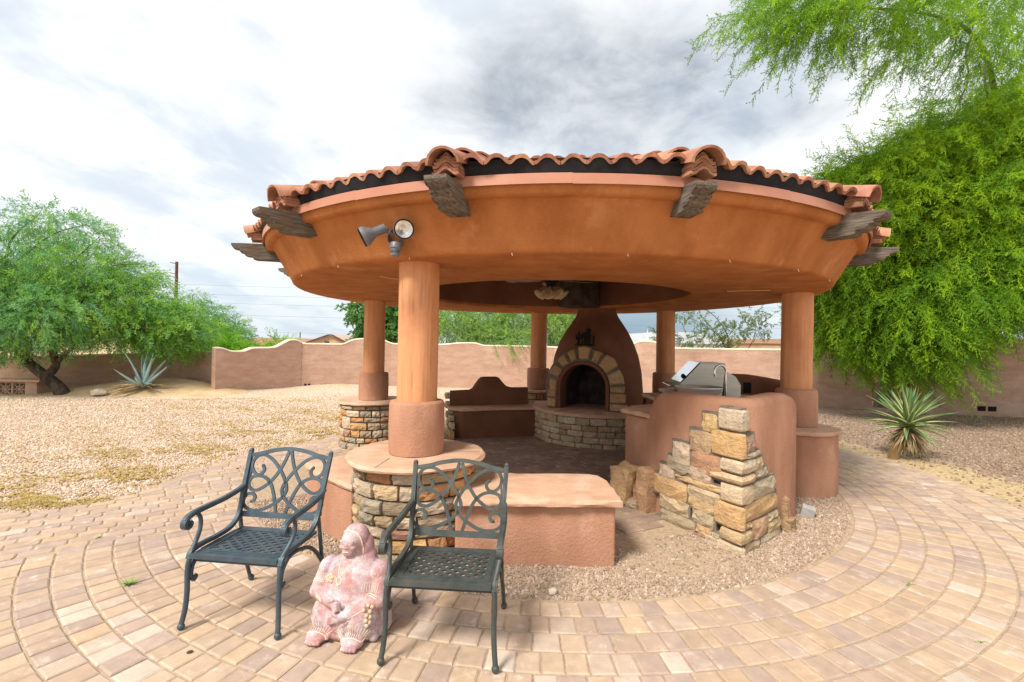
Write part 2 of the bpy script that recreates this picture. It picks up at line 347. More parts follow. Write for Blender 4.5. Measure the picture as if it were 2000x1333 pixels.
    def obj(s, name, mat, parent=None, smooth=False, **k):
        return obj(name, s.v, s.f, mat, parent, smooth, **k)
def crv(pts, n=6):
    """Catmull-Rom through pts"""
    P = [Vector(p) for p in pts]; P = [P[0]*2-P[1]]+P+[P[-1]*2-P[-2]]; out = []
    for i in range(1, len(P)-2):
        for j in range(n):
            t = j/n; a, b, c, d = P[i-1:i+3]
            out.append(.5*((2*b)+(c-a)*t+(2*a-5*b+4*c-d)*t*t+(-a+3*b-3*c+d)*t**3))
    out.append(P[-2]); return out
def bevel(o, w, seg=2, ang=40):
    b = o.modifiers.new('bevel', 'BEVEL'); b.width = w; b.segments = seg; b.limit_method = 'ANGLE'; b.angle_limit = R_(ang); return o
def autosmooth(o, ang=40):
    try:
        for p in o.data.polygons: p.use_smooth = True
        o.data.set_sharp_from_angle(angle=R_(ang))
    except Exception: pass
    return o
def wall_sweep(name, path, th, hf, mat, parent=None, z0=-.15, rnd_=.06, seg=3, step=.12, jit=.004):
    """a rounded-top masonry wall along a plan path; hf(s in metres) is its height"""
    P = [Vector((p[0], p[1], 0)) for p in path]; L = [0]
    for a, b in zip(P, P[1:]): L.append(L[-1]+(b-a).length)
    n = max(2, int(L[-1]/step)); pts = []
    for i in range(n+1):
        s = L[-1]*i/n
        k = max(j for j in range(len(L)) if L[j] <= s+1e-9); k = min(k, len(P)-2)
        pts.append((P[k].lerp(P[k+1], (s-L[k])/(L[k+1]-L[k])), s))
    sm = [pts[0][0]]+[(pts[i-1][0]+pts[i][0]*2+pts[i+1][0])/4 for i in range(1, n)]+[pts[-1][0]]
    rows = []; r_ = random.Random(name+str(path[0]))
    for i in range(n+1):
        d = (sm[min(i+1, n)]-sm[max(i-1, 0)]).normalized(); nn = Vector((-d.y, d.x, 0)); h = hf(pts[i][1]); pr = []
        pr.append((th/2, z0)); pr.append((th/2, (h-rnd_)*.5)); pr.append((th/2, h-rnd_))
        for k in range(1, seg*2): a = math.pi/2*k/seg if k <= seg else 0; pr.append(None)
        pr = pr[:3]
        for k in range(1, seg+1): a = math.pi/2*k/seg; pr.append((th/2-rnd_+rnd_*math.cos(a), h-rnd_+rnd_*math.sin(a)))
        for k in range(seg, -1, -1): a = math.pi/2*k/seg; pr.append((-(th/2-rnd_+rnd_*math.cos(a)), h-rnd_+rnd_*math.sin(a)))
        pr.append((-th/2, (h-rnd_)*.5)); pr.append((-th/2, z0))
        rows.append([sm[i]+nn*(u+r_.uniform(-jit, jit))+Vector((0, 0, z+r_.uniform(-jit, jit))) for u, z in pr])
    K = len(rows[0]); v = [q for r in rows for q in r]
    f = [(i*K+k, (i+1)*K+k, (i+1)*K+k+1, i*K+k+1) for i in range(n) for k in range(K-1)]
    f += [tuple(range(K)), tuple((n)*K+k for k in range(K-1, -1, -1))]
    return autosmooth(obj(name, v, f, mat, parent), 50)
def lerp_tab(tab):
    xs = [t[0] for t in tab]; ys = [t[1] for t in tab]
    return lambda s: float(np.interp(s, xs, ys))

# rough stones: eight shared unit meshes, front face towards -Y, origin at the middle of the back
def stone_mesh(seed):
    r = random.Random(seed); nx, nz = 4, 3; v = []; f = []
    for j in range(nz+1):
        for i in range(nx+1):
            u = i/nx-.5; w = j/nz-.5; edge = (i in (0, nx)) or (j in (0, nz)); corner = (i in (0, nx)) and (j in (0, nz))
            y = -1 if not edge else -.80
            if corner: u *= .97; w *= .95; y = -.72
            v.append((u+(r.uniform(-.022, .022)), y+r.uniform(-.20, .14), w+r.uniform(-.035, .035)))
    for j in range(nz):
        for i in range(nx): a = j*(nx+1)+i; f.append((a, a+1, a+nx+2, a+nx+1))
    ring = [i for i in range(nx+1)]+[(j+1)*(nx+1)-1 for j in range(1, nz+1)]+[nz*(nx+1)+i for i in range(nx-1, -1, -1)]+[j*(nx+1) for j in range(nz-1, 0, -1)]
    b0 = len(v)
    for k in ring: v.append((v[k][0]*.98, .15, v[k][2]*.98))
    n = len(ring)
    for k in range(n): f.append((ring[k], b0+k, b0+(k+1) % n, ring[(k+1) % n]))
    return mesh('stone', v, f, False)
STONES = [stone_mesh(i) for i in range(10)]
SC = [(.60, .45, .27), (.52, .40, .26), (.66, .42, .20), (.58, .30, .145), (.48, .27, .19), (.68, .56, .40), (.42, .33, .23), (.62, .36, .15), (.55, .44, .31), (.46, .40, .30)]
def stone(parent, pos, tang, w, h, d, col=None, tilt=0, name='stone', rr=rnd):
    c = col or rr.choice(SC); j = rr.uniform(.86, 1.12); c = tuple(min(1, q*j) for q in c)
    o = link(name, rr.choice(STONES), 'stone', parent, color=c)
    o.location = pos; o.rotation_euler = (0, tilt, math.atan2(tang[1], tang[0])); o.scale = (w, d, h)
    return o
def coursed(parent, total_u, zlo, zhi, place, seed, hr=(.07, .115), wr=(.12, .27), gap=.014, palette=None):
    """fills a strip with courses of stones of uneven length; some stand two courses high"""
    r = random.Random(seed); z = zlo; blocked = []
    while z < zhi-.04:
        h = r.uniform(*hr)
        if zhi-(z+h) < .06: h = zhi-z
        h2 = r.uniform(*hr); nxt = []; u = 0
        while u < total_u-.02:
            hit = [b for b in blocked if b[0] <= u+1e-6 < b[1]]
            if hit: u = hit[0][1]; continue
            lim = min([b[0] for b in blocked if b[0] > u]+[total_u]); w = r.uniform(*wr)
            if lim-(u+w) < .07: w = lim-u
            tall = r.random() < .10 and z+h+h2 < zhi-.05 and w < .24
            hh = h+h2 if tall else h
            if tall: nxt.append((u, u+w)); wr2 = None
            p, t = place(u+w/2, z+hh/2)
            stone(parent, p, t, w-gap, hh-gap, .05*r.uniform(.75, 1.25), rr=r, tilt=r.uniform(-.02, .02), col=r.choice(palette) if palette else None)
            u += w
        blocked = nxt; z += h
        if nxt:
            hr_fixed = h2; # next course has the height that the tall stones assumed
            z2 = z; u = 0; h = h2
            while u < total_u-.02:
                hit = [b for b in blocked if b[0] <= u+1e-6 < b[1]]
                if hit: u = hit[0][1]; continue
                lim = min([b[0] for b in blocked if b[0] > u]+[total_u]); w = r.uniform(*wr)
                if lim-(u+w) < .07: w = lim-u
                p, t = place(u+w/2, z+h/2)
                stone(parent, p, t, w-gap, h-gap, .05*r.uniform(.75, 1.25), rr=r, tilt=r.uniform(-.02, .02), col=r.choice(palette) if palette else None)
                u += w
            blocked = []; z += h
def slab_disc(name, c, r, z0, z1, parent, seed=1, n=64, mat='slab', hole=0):
    rr = random.Random(seed); mb = MB(); rows = []
    prof = [(-.03, z0), (.0, z0+.006), (.006, (z0+z1)/2), (-.004, z1-.012), (-.018, z1)]
    ph = [rr.uniform(0, 6.28) for _ in range(4)]
    for dr, z in prof:
        row = []
        for k in range(n):
            a = 2*math.pi*k/n; q = r+dr+.008*math.sin(3*a+ph[0])+.006*math.sin(7*a+ph[1])+rr.uniform(-.006, .006)
            row.append((c[0]+q*math.cos(a), c[1]+q*math.sin(a), z+rr.uniform(-.002, .002)))
        rows.append(row)
    v = [q for row in rows for q in row]+[(c[0], c[1], z1), (c[0], c[1], z0)]
    f = [(i*n+k, i*n+(k+1) % n, (i+1)*n+(k+1) % n, (i+1)*n+k) for i in range(len(prof)-1) for k in range(n)]
    t = len(v)-2; f += [((len(prof)-1)*n+k, (len(prof)-1)*n+(k+1) % n, t) for k in range(n)]+[((k+1) % n, k, t+1) for k in range(n)]
    return autosmooth(obj(name, v, f, mat, parent), 35)
def slab_poly(name, poly, z0, z1, mat, parent, seed=1, step=.07, jit=.007, inset=.014):
    """flagstone slab with chipped edges; poly is ccw in plan"""
    rr = random.Random(seed); P = [Vector((p[0], p[1], 0)) for p in poly]; pts = []
    for a, b in zip(P, P[1:]+P[:1]):
        n = max(1, int((b-a).length/step))
        for i in range(n): pts.append(a.lerp(b, i/n))
    n = len(pts); c = sum(pts, Vector())/n; rows = []
    for ins, z in ((inset, z0), (0, z0+.008), (-.004, (z0+z1)/2), (.004, z1-.01), (inset*.9, z1)):
        row = []
        for i, p in enumerate(pts):
            d = (pts[(i+1) % n]-pts[i-1]).normalized(); nn = Vector((-d.y, d.x, 0))
            row.append(p+nn*(ins+rr.uniform(-jit, jit))+Vector((0, 0, z+rr.uniform(-.002, .002))))
        rows.append(row)
    v = [q for r in rows for q in r]
    f = [(i*n+k, i*n+(k+1) % n, (i+1)*n+(k+1) % n, (i+1)*n+k) for i in range(4) for k in range(n)]
    f += [tuple(range(4*n, 5*n)), tuple(range(n-1, -1, -1))]
    return autosmooth(obj(name, v, f, mat, parent), 35)

# instanced scatter (stuff and crowns): a point cloud mesh whose points carry rotation and scale
def scatter(name, P, rot, scl, src, parent=None):
    me = bpy.data.meshes.new(name); n = len(P); me.vertices.add(n)
    me.vertices.foreach_set('co', np.asarray(P, dtype=np.float32).ravel())
    a = me.attributes.new('rot', 'FLOAT_VECTOR', 'POINT'); a.data.foreach_set('vector', np.asarray(rot, dtype=np.float32).ravel())
    a = me.attributes.new('scl', 'FLOAT', 'POINT'); a.data.foreach_set('value', np.asarray(scl, dtype=np.float32).ravel())
    o = link(name, me, None, parent)
    ng = bpy.data.node_groups.new('scatter_'+name, 'GeometryNodeTree')
    ng.interface.new_socket('Geometry', in_out='INPUT', socket_type='NodeSocketGeometry')
    ng.interface.new_socket('Geometry', in_out='OUTPUT', socket_type='NodeSocketGeometry')
    gi = ng.nodes.new('NodeGroupInput'); go = ng.nodes.new('NodeGroupOutput')
    ip = ng.nodes.new('GeometryNodeInstanceOnPoints'); oi = ng.nodes.new('GeometryNodeObjectInfo')
    oi.inputs['Object'].default_value = src; oi.inputs['As Instance'].default_value = True
    r1 = ng.nodes.new('GeometryNodeInputNamedAttribute'); r1.data_type = 'FLOAT_VECTOR'; r1.inputs['Name'].default_value = 'rot'
    e2r = ng.nodes.new('FunctionNodeEulerToRotation')
    s1 = ng.nodes.new('GeometryNodeInputNamedAttribute'); s1.data_type = 'FLOAT'; s1.inputs['Name'].default_value = 'scl'
    l = ng.links
    l.new(gi.outputs[0], ip.inputs['Points']); l.new(oi.outputs['Geometry'], ip.inputs['Instance'])
    l.new(r1.outputs[0], e2r.inputs[0]); l.new(e2r.outputs[0], ip.inputs['Rotation']); l.new(s1.outputs[0], ip.inputs['Scale'])
    l.new(ip.outputs[0], go.inputs[0])
    md = o.modifiers.new('scatter', 'NODES'); md.node_group = ng
    return o
def source(name, me):                       # mesh that is only ever instanced: never linked to the scene
    return bpy.data.objects.new(name, me)
# ------------------------------------------------------------------ ground, path, gravel
GC = (.43, 6.78); GR = 3.65; C0 = Vector((.565, 6.998, 0))
def ground_sheet():
    xs = np.concatenate([[-900, -300, -100, -50, -35], np.arange(-26, 22.1, .5), [30, 45, 100, 300, 900]])
    ys = np.concatenate([[-300, -60, -20, -6], np.arange(-1, 24.1, .5), [30, 40, 60, 100, 250, 900]])
    nx, ny = len(xs), len(ys); v = []; zone = []
    for y in ys:
        for x in xs:
            z = -.035
            if x < -5 and 6 < y < 13: z += .10*math.exp(-((x+11)/4.5)**2-((y-10.5)/2.)**2)
            if y > 15 and x < -7: z -= .02
            z += .22*math.exp(-((x+10.8)/2.6)**2-((y-15.6)/1.3)**2)
            z += .16*math.exp(-((x+6.5)/2.6)**2-((y-17.4)/1.)**2)
            if y > 22: z -= .4
            v.append((x, y, z))
            r = math.hypot(x-GC[0], y-GC[1])
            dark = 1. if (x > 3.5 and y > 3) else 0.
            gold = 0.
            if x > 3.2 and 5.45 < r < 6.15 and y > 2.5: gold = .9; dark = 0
            if x < -9 and y > 13.2+.17*(x+17): gold = .85
            zone.append((dark, gold, 0, 1))
    f = [(j*nx+i, j*nx+i+1, (j+1)*nx+i+1, (j+1)*nx+i) for j in range(ny-1) for i in range(nx-1)]
    me = mesh('ground', v, f, True)
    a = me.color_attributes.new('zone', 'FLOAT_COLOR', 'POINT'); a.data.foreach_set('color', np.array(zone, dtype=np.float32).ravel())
    tag(link('ground', me, 'yard'), kind='structure')
ground_sheet()
def disc(name, c, r, z, mat, a0=0, a1=360, r0=0, n=96):
    v = []; f = []
    for k in range(n+1):
        a = R_(a0+(a1-a0)*k/n)
        for q in (r0, r): v.append((c[0]+q*math.cos(a), c[1]+q*math.sin(a), z))
    f = [(2*k, 2*k+1, 2*k+3, 2*k+2) for k in range(n)]
    return obj(name, v, f, mat)
LA = Vector((-3.04, 4.13, 0)); LD = Vector((.80, .60, 0)); LN = Vector((-.60, .80, 0))
def sline(x, y): return (x-LA.x)*LN.x+(y-LA.y)*LN.y
GE = [(-30, 2.8), (-9, 3.9), (-6.5, 4.25), (-4.9, 4.5), (-4.3, 4.73), (-4.12, 5.15), (-4.1, 6.5), (-3.62, 7.6), (-3.1, 8.6), (-2.4, 9.9), (-1.6, 11.2)]
def in_field(x, y):
    if sline(x, y) <= 0 or x > .6 and y > 9: return False
    if x < GE[0][0]: return False
    # outside edge: below/right of the gravel edge line
    if x <= -4.3:
        return y < np.interp(x, [g[0] for g in GE[:5]], [g[1] for g in GE[:5]])
    xe = np.interp(y, [g[1] for g in GE[4:]], [g[0] for g in GE[4:]])
    return x > xe and y < 11.2
# path base
def path_base():
    poly = [(-9, 3.9), (-6.5, 4.25), (-4.9, 4.5), (-4.3, 4.73), (-4.12, 5.15), (-4.1, 6.5), (-3.62, 7.6), (-3.1, 8.6), (-2.4, 9.9), (-1.6, 11.2)]
    for a in range(95, -45, -5): poly.append((GC[0]+5.38*math.cos(R_(a)), GC[1]+5.38*math.sin(R_(a))))
    poly += [(7.6, 1.5), (7.6, -1), (-9, -1)]
    poly = poly[::-1]; n = len(poly)
    o = obj('paved_path', [(x, y, -.0085) for x, y in poly]+[(x, y, -.05) for x, y in poly], [tuple(range(n))]+[(k, k+n, (k+1) % n+n, (k+1) % n) for k in range(n)], 'bedding')
    return tag(o, kind='structure')
PATH = path_base()
PC = [(.49, .36, .26), (.51, .375, .27), (.47, .345, .26), (.53, .39, .275), (.45, .335, .265), (.54, .39, .26), (.46, .345, .28), (.51, .395, .305), (.49, .355, .255), (.43, .325, .265), (.50, .365, .265)]
def pcol(r):
    c = r.choice(PC) if r.random() > .04 else (.57, .465, .375); j = r.uniform(.86, 1.02); return tuple(q*j for q in c)
def paver_geo(poly, r, gap=.0035, bev=.009, z=0., tilt=.004, th=.05):
    P = [Vector((p[0], p[1])) for p in poly]; c = sum(P, Vector((0, 0)))/len(P)
    def ins(d):
        out = []
        n = len(P)
        for i in range(n):
            a, b, d2 = P[i-1], P[i], P[(i+1) % n]; e1 = (b-a).normalized(); e2 = (d2-b).normalized()
            n1 = Vector((-e1.y, e1.x)); n2 = Vector((-e2.y, e2.x)); m_ = (n1+n2); m_ = m_/max(.3, (1+n1.dot(n2)))
            out.append(b+m_*d)
        return out
    g = gap+r.uniform(0, .0025)
    o1 = [q+Vector((r.uniform(-.0018, .0018), r.uniform(-.0018, .0018))) for q in ins(g)]; o2 = [q+Vector((r.uniform(-.003, .003), r.uniform(-.003, .003))) for q in ins(g+bev)]; tx, ty = r.uniform(-tilt, tilt)*6, r.uniform(-tilt, tilt)*6; dz = r.uniform(-.0022, .0022)+z
    n = len(P); Z = lambda p: dz+(p.x-c.x)*tx*.25+(p.y-c.y)*ty*.25
    v = [(p.x, p.y, Z(p)-th) for p in o1]+[(p.x, p.y, Z(p)-.006) for p in o1]+[(p.x, p.y, Z(p)) for p in o2]
    f = [(k, (k+1) % n, n+(k+1) % n, n+k) for k in range(n)]+[(n+k, n+(k+1) % n, 2*n+(k+1) % n, 2*n+k) for k in range(n)]+[tuple(range(2*n, 3*n))]
    return v, f, c
def lay(polys, parent, nmax, z, seed, cols, name='paver'):
    r = random.Random(seed)
    def size(p):
        c = sum((Vector((q[0], q[1])) for q in p), Vector((0, 0)))/len(p)
        a = abs(sum(p[i-1][0]*p[i][1]-p[i][0]*p[i-1][1] for i in range(len(p))))/2
        vis = c.y > 2.25 and abs(c.x) < 1.11*c.y
        return a*1.7/max(.3, c.y)**3*(1 if vis else .0001)
    polys = sorted(polys, key=size, reverse=True); mb = MB(); cc = []
    for i, p in enumerate(polys):
        v, f, c = paver_geo(p, r, z=z); col = cols(r)
        if i < nmax:
            v = [(q[0]-c.x, q[1]-c.y, q[2]) for q in v]
            link(name, autosmooth_none(mesh(name, v, f)), 'paver', parent, loc=(c.x, c.y, 0), color=col)
        else:
            mb.add(v, f); cc += [col+(1,)]*len(v)
    if mb.v:
        me = mesh(name+'s_beyond', mb.v, mb.f); a = me.color_attributes.new('col', 'FLOAT_COLOR', 'POINT')
        a.data.foreach_set('color', np.array(cc, dtype=np.float32).ravel())
        tag(link(name+'s_beyond', me, 'paver_mass', parent), kind='stuff')
def autosmooth_none(me): return me
def rings():
    r = random.Random(3); polys = []; w = .172
    for i in range(22):
        r0 = GR+.012+w*i; r1 = r0+w; a = R_(-262+r.uniform(0, 3)); end = R_(98)
        k = 0
        while a < end:
            wd = r.choice([.125, .13, .14, .15, .16]) if r.random() > .06 else .075
            da = wd/((r0+r1)/2); am = a+da/2; rm = (r0+r1)/2
            x, y = GC[0]+rm*math.cos(am), GC[1]+rm*math.sin(am)
            ok = (sline(x, y) < .03 or x > 1.2) and -.2 < y and abs(x) < 1.35*y+1.2
            if x > .4 and y > 2.2 and r1 > 5.40+max(0, (3.2-y))*3: ok = False
            if ok:
                # trim against the line where the other bond begins
                p = [(GC[0]+q*math.cos(b), GC[1]+q*math.sin(b)) for q, b in ((r0, a), (r1, a), (r1, a+da), (r0, a+da))]
                polys.append(p)
            a += da
    return polys
def field():
    r = random.Random(4); polys = []; rw, ln = .128, .215
    for j in range(0, 75):
        s = .035+rw*j; t = -8+r.uniform(-.02, .02)+(ln/2 if j % 2 else 0)
        while t < 8:
            l = ln*r.uniform(.93, 1.07); cs = [(t, s), (t+l, s), (t+l, s+rw), (t, s+rw)]
            k = .02
            oc = [(t+k, s), (t+l-k, s), (t+l, s+k), (t+l, s+rw-k), (t+l-k, s+rw), (t+k, s+rw), (t, s+rw-k), (t, s+k)]
            pc = LA+LD*(t+l/2)+LN*(s+rw/2); x, y = pc.x, pc.y
            if in_field(x, y) and math.hypot(x-GC[0], y-GC[1]) > (3.68 if math.degrees(math.atan2(y-GC[1], x-GC[0])) < -100 else 3.05) and abs(x) < 1.3*y+.6:
                polys.append([((LA+LD*a+LN*b).x, (LA+LD*a+LN*b).y) for a, b in oc])
            t += l
    return polys
lay(rings()+field(), PATH, 300, 0, 5, pcol)
# shaded floor of the pavilion
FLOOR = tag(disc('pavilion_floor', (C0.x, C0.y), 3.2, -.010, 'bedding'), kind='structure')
def floor_pavers():
    r = random.Random(8); polys = []; d = Vector((math.cos(R_(24)), math.sin(R_(24)), 0)); n = Vector((-d.y, d.x, 0)); rw, ln = .15, .23
    for j in range(-22, 23):
        t = -3.4+(ln/2 if j % 2 else 0)
        while t < 3.3:
            l = ln*r.uniform(.96, 1.04); pc = C0+d*(t+l/2)+n*(j*rw+rw/2)
            if ((pc-C0).length < 3.02 and not (pc.y < 5.2 and pc.x > .55)) or ((pc-C0).length < 2.75 and -88 < math.degrees(math.atan2(pc.y-C0.y, pc.x-C0.x)) < -68):
                polys.append([((C0+d*a+n*b).x, (C0+d*a+n*b).y) for a, b in ((t, j*rw), (t+l, j*rw), (t+l, j*rw+rw), (t, j*rw+rw))])
            t += l
    return polys
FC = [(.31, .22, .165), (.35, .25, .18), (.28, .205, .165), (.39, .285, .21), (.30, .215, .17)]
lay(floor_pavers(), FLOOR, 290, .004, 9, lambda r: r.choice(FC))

tag(disc('gravel_bed', GC, GR, -.016, 'gravel_soil', -152, 12, 2.6), kind='structure')
# pebbles
def pebble_mesh(name, seed, mat):
    r = random.Random(seed); bm = bmesh.new(); bmesh.ops.create_icosphere(bm, subdivisions=1, radius=1)
    for v in bm.verts: v.co *= r.uniform(.72, 1.15); v.co.z *= .65; v.co.x *= 1.15
    me = bpy.data.meshes.new(name); bm.to_mesh(me); bm.free(); me.materials.append(M[mat]); return me
def scatter_pebbles(name, pts, smin, smax, mat, seed, z=0.):
    rs = np.random.RandomState(seed); n = len(pts); P = np.c_[pts, np.full(n, z)+rs.uniform(-.004, .004, n)]
    rot = rs.uniform(0, 6.28, (n, 3)); sc = smin+(smax-smin)*rs.power(.5, n)
    k = n//3
    for j in range(3):
        sl = slice(j*k, (j+1)*k)
        tag(scatter(name, P[sl], rot[sl], sc[sl], source('pebble', pebble_mesh('pebble', seed*7+j, mat))), kind='stuff')
def inner_pts(n, seed):
    rs = np.random.RandomState(seed); a = np.radians(rs.uniform(-150, 10, n)); r = np.sqrt(rs.uniform(2.75**2, 3.635**2, n))
    x, y = GC[0]+r*np.cos(a), GC[1]+r*np.sin(a)
    keep = ~((x > .86) & (x < 1.25) & (y > 3.95))
    # bare sandy patch in front of the stub wall
    d = ((x-1.35)/.5)**2+((y-3.85)/.35)**2; keep &= ~((d < 1) & (rs.uniform(0, 1, n) < .75))
    return np.c_[x, y][keep]
scatter_pebbles('gravel', inner_pts(42000, 1), .006, .017, 'pebble', 2, -.008)
def left_pts(n, seed, ymax, ymin=3.):
    rs = np.random.RandomState(seed); y = ymin+(ymax-ymin)*rs.uniform(0, 1, n)**1.5; x = rs.uniform(-14, 0, n)
    keep = np.array([(x_ > -1.16*y_-.6) and ((x_ < -4.3 and y_ > np.interp(x_, [g[0] for g in GE[:5]], [g[1] for g in GE[:5]])) or
            (x_ >= -4.3 and x_ < np.interp(y_, [g[1] for g in GE[4:]], [g[0] for g in GE[4:]]) and y_ > 4.7) or (y_ > 11.2 and x_ < 3)) for x_, y_ in zip(x, y)])
    return np.c_[x, y][keep]
def gz(x, y):
    z = -.035+np.where((x < -5) & (y > 6) & (y < 13), .10*np.exp(-((x+11)/4.5)**2-((y-10.5)/2.)**2), 0)
    return z
def scatter_z(name, pts, smin, smax, mat, seed):
    rs = np.random.RandomState(seed); n = len(pts); P = np.c_[pts, gz(pts[:, 0], pts[:, 1])+.004]
    rot = rs.uniform(0, 6.28, (n, 3)); sc = smin+(smax-smin)*rs.power(.5, n); k = n//3
    for j in range(3):
        sl = slice(j*k, (j+1)*k)
        tag(scatter(name, P[sl], rot[sl], sc[sl], source('pebble', pebble_mesh('pebble', seed*7+j, mat))), kind='stuff')
scatter_z('gravel', left_pts(130000, 3, 11), .008, .020, 'pebble_pale', 5)
scatter_z('gravel', left_pts(40000, 4, 17, 9.), .014, .030, 'pebble_pale', 6)
def right_pts(n, seed):
    rs = np.random.RandomState(seed); y = 2.2+10.5*rs.uniform(0, 1, n)**1.1; x = rs.uniform(2, 14, n); r = np.hypot(x-GC[0], y-GC[1])
    keep = (r > 5.42) & (x < 1.16*y+.6) & ~((r < 6.15) & (rs.uniform(0, 1, n) < .8))
    return np.c_[x, y][keep]
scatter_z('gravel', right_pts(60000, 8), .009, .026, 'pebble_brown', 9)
# low mounds of sand under the left tree
def mound(name, c, rx, ry, h, mat, seed):
    rr = random.Random(seed); n, m_ = 40, 10; v = [(c[0], c[1], h-.03)]
    for j in range(1, m_+1):
        q = j/m_
        for k in range(n):
            a = 2*math.pi*k/n; z = h*(math.cos(q*math.pi)*.5+.5)*(1+.1*math.sin(3*a+q*4))-.06*q-.03+rr.uniform(-.01, .01)
            v.append((c[0]+rx*q*math.cos(a), c[1]+ry*q*math.sin(a), z))
    f = [(0, 1+k, 1+(k+1) % n) for k in range(n)]
    for j in range(m_-1): f += [(1+j*n+k, 1+(j+1)*n+k, 1+(j+1)*n+(k+1) % n, 1+j*n+(k+1) % n) for k in range(n)]
    tag(obj(name, v, f, mat, smooth=True), kind='structure')
mound('sand_mound', (-11.4, 15.1), 4.4, 1.9, .46, 'sand', 1)

# ------------------------------------------------------------------ perimeter walls
def yard_wall(pts, thick, label, base=-.35):
    t = thing('perimeter_wall', label, 'wall')
    P = [Vector((p[0], p[1], 0)) for p in pts]; L = [0]
    for a, b in zip(P, P[1:]): L.append(L[-1]+(b-a).length)
    xs = L; hs = [p[2] for p in pts]; step = .12; rows = []; caps = []
    S = sorted(set([round(s, 3) for s in np.arange(0, L[-1], step)]+[round(s, 3) for s in L]))
    hsm = lambda s: sum(np.interp(s+d, xs, hs) for d in (-.12, -.06, 0, .06, .12))/5
    for s in S:
        k = min(max(j for j in range(len(L)) if L[j] <= s+1e-3), len(P)-2); p = P[k].lerp(P[k+1], min(1, (s-L[k])/(L[k+1]-L[k])))
        d = (P[k+1]-P[k]).normalized(); nn = Vector((-d.y, d.x, 0)); h = hsm(s)
        rows.append([p-nn*thick/2+Vector((0, 0, z)) for z in (base, h)]+[p+nn*thick/2+Vector((0, 0, z)) for z in (h, base)])
        caps.append([p-nn*(thick/2+.012)+Vector((0, 0, h-.02)), p-nn*(thick/2-.03)+Vector((0, 0, h+.028)), p+nn*(thick/2-.03)+Vector((0, 0, h+.028)), p+nn*(thick/2+.012)+Vector((0, 0, h-.02))])
    for nm, rws, mt, cl in (('wall_body', rows, 'stucco_wall', 1), ('coping', caps, 'wall_cap_sunlit', 1)):
        n = len(rws); v = [q for r in rws for q in r]
        f = [(i*4+k, (i+1)*4+k, (i+1)*4+k+1, i*4+k+1) for i in range(n-1) for k in range(3)]+[(0, 1, 2, 3), tuple((n-1)*4+k for k in (3, 2, 1, 0))]
        obj(nm, v, f, mt, t)
    return t
WB = [(-9.35, 14.7, 1.45), (-9.24, 14.91, 1.45), (-9.14, 15.08, 1.34), (-8.89, 15.51, 1.33), (-8.79, 15.68, 1.45), (-8.31, 16.36, 1.46), (-8.15, 16.57, 1.61), (-8.0, 16.76, 1.75), (-7.84, 16.95, 1.76), (-7.67, 17.15, 1.61), (-6.33, 17.67, 1.61), (-6.09, 17.75, 1.77), (-5.84, 17.82, 1.82), (-5.04, 18.06, 1.83), (-4.81, 18.13, 1.73), (-4.67, 18.17, 1.65), (-2.87, 18.38, 1.64), (-2.41, 18.43, 1.68), (-2.0, 18.47, 1.73), (-1.4, 18.53, 1.73), (-1.17, 18.55, 1.63), (0.68, 18.74, 1.64), (1.73, 18.85, 1.61), (3.97, 18.12, 1.62), (4.53, 17.85, 1.67), (4.66, 17.78, 1.81), (4.87, 17.67, 1.9), (5.3, 17.45, 1.89), (5.5, 17.35, 1.78), (5.66, 17.26, 1.65), (7.38, 16.07, 1.65), (8.56, 15.01, 1.66), (9.34, 14.24, 1.69), (10.45, 13.6, 1.67)]
wb = yard_wall(WB, .2, 'long tan stucco yard wall with curved stepped coping behind the pavilion')
WA = [(-21.58, 15.2, 0.84), (-17.25, 15.8, 1.01), (-14.21, 16.27, 1.13), (-11.97, 16.6, 1.25), (-10.79, 16.04, 1.29), (-9.45, 15.3, 1.31)]
wa = yard_wall(WA, .2, 'shaded low stucco wall behind the leaning tree and the blue agave')
WC = [(11.45, 12.9, 1.94), (12.03, 12.8, 2.02), (12.27, 12.76, 2.14), (12.5, 12.71, 2.18), (12.97, 12.63, 2.1), (13.66, 12.5, 2.02), (17.05, 12.0, 1.74)]
wc = yard_wall(WC, .25, 'taller stucco wall at the right edge beyond the striped yucca')
M['stucco_wall2'] = M['stucco_wall']
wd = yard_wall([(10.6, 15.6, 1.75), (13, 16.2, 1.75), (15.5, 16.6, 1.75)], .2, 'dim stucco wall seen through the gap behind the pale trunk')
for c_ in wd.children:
    if c_.name.startswith('wall_body'): c_.data.materials[0] = M['stucco_brown_shaded']  # the alley's shade put on as a darker stucco colour
def vent(parent, x, y, z, ang, w=.075, h=.075, off=.104):
    n = Vector((math.sin(ang), -math.cos(ang), 0)); p = Vector((x, y, z))+n*off
    mb = MB(); mt_ = Matrix.Translation(p) @ Matrix.Rotation(ang, 4, 'Z'); mb.box(-w/2, -.004, -h/2, w/2, .02, h/2, mt_); mb.obj('vent_shade_block', 'hole_shade', parent)  # dark box on the wall face; its colour stands for the hole's shade
for (x, y, z, a) in ((-8.42, 16.17, .0, 55), (-8.33, 16.30, .0, 55), (-7.55, 17.19, .11, 21), (-7.43, 17.24, .11, 21), (-7.05, 17.39, .09, 21), (-6.93, 17.435, .09, 21), (9.5, 14.17, .14, -40)):
    vent(wb, x, y, z, R_(a))
for x, y in ((12.63, 12.69), (12.87, 12.645)): vent(wc, x, y, .17, R_(-9), .19, .13, .130)
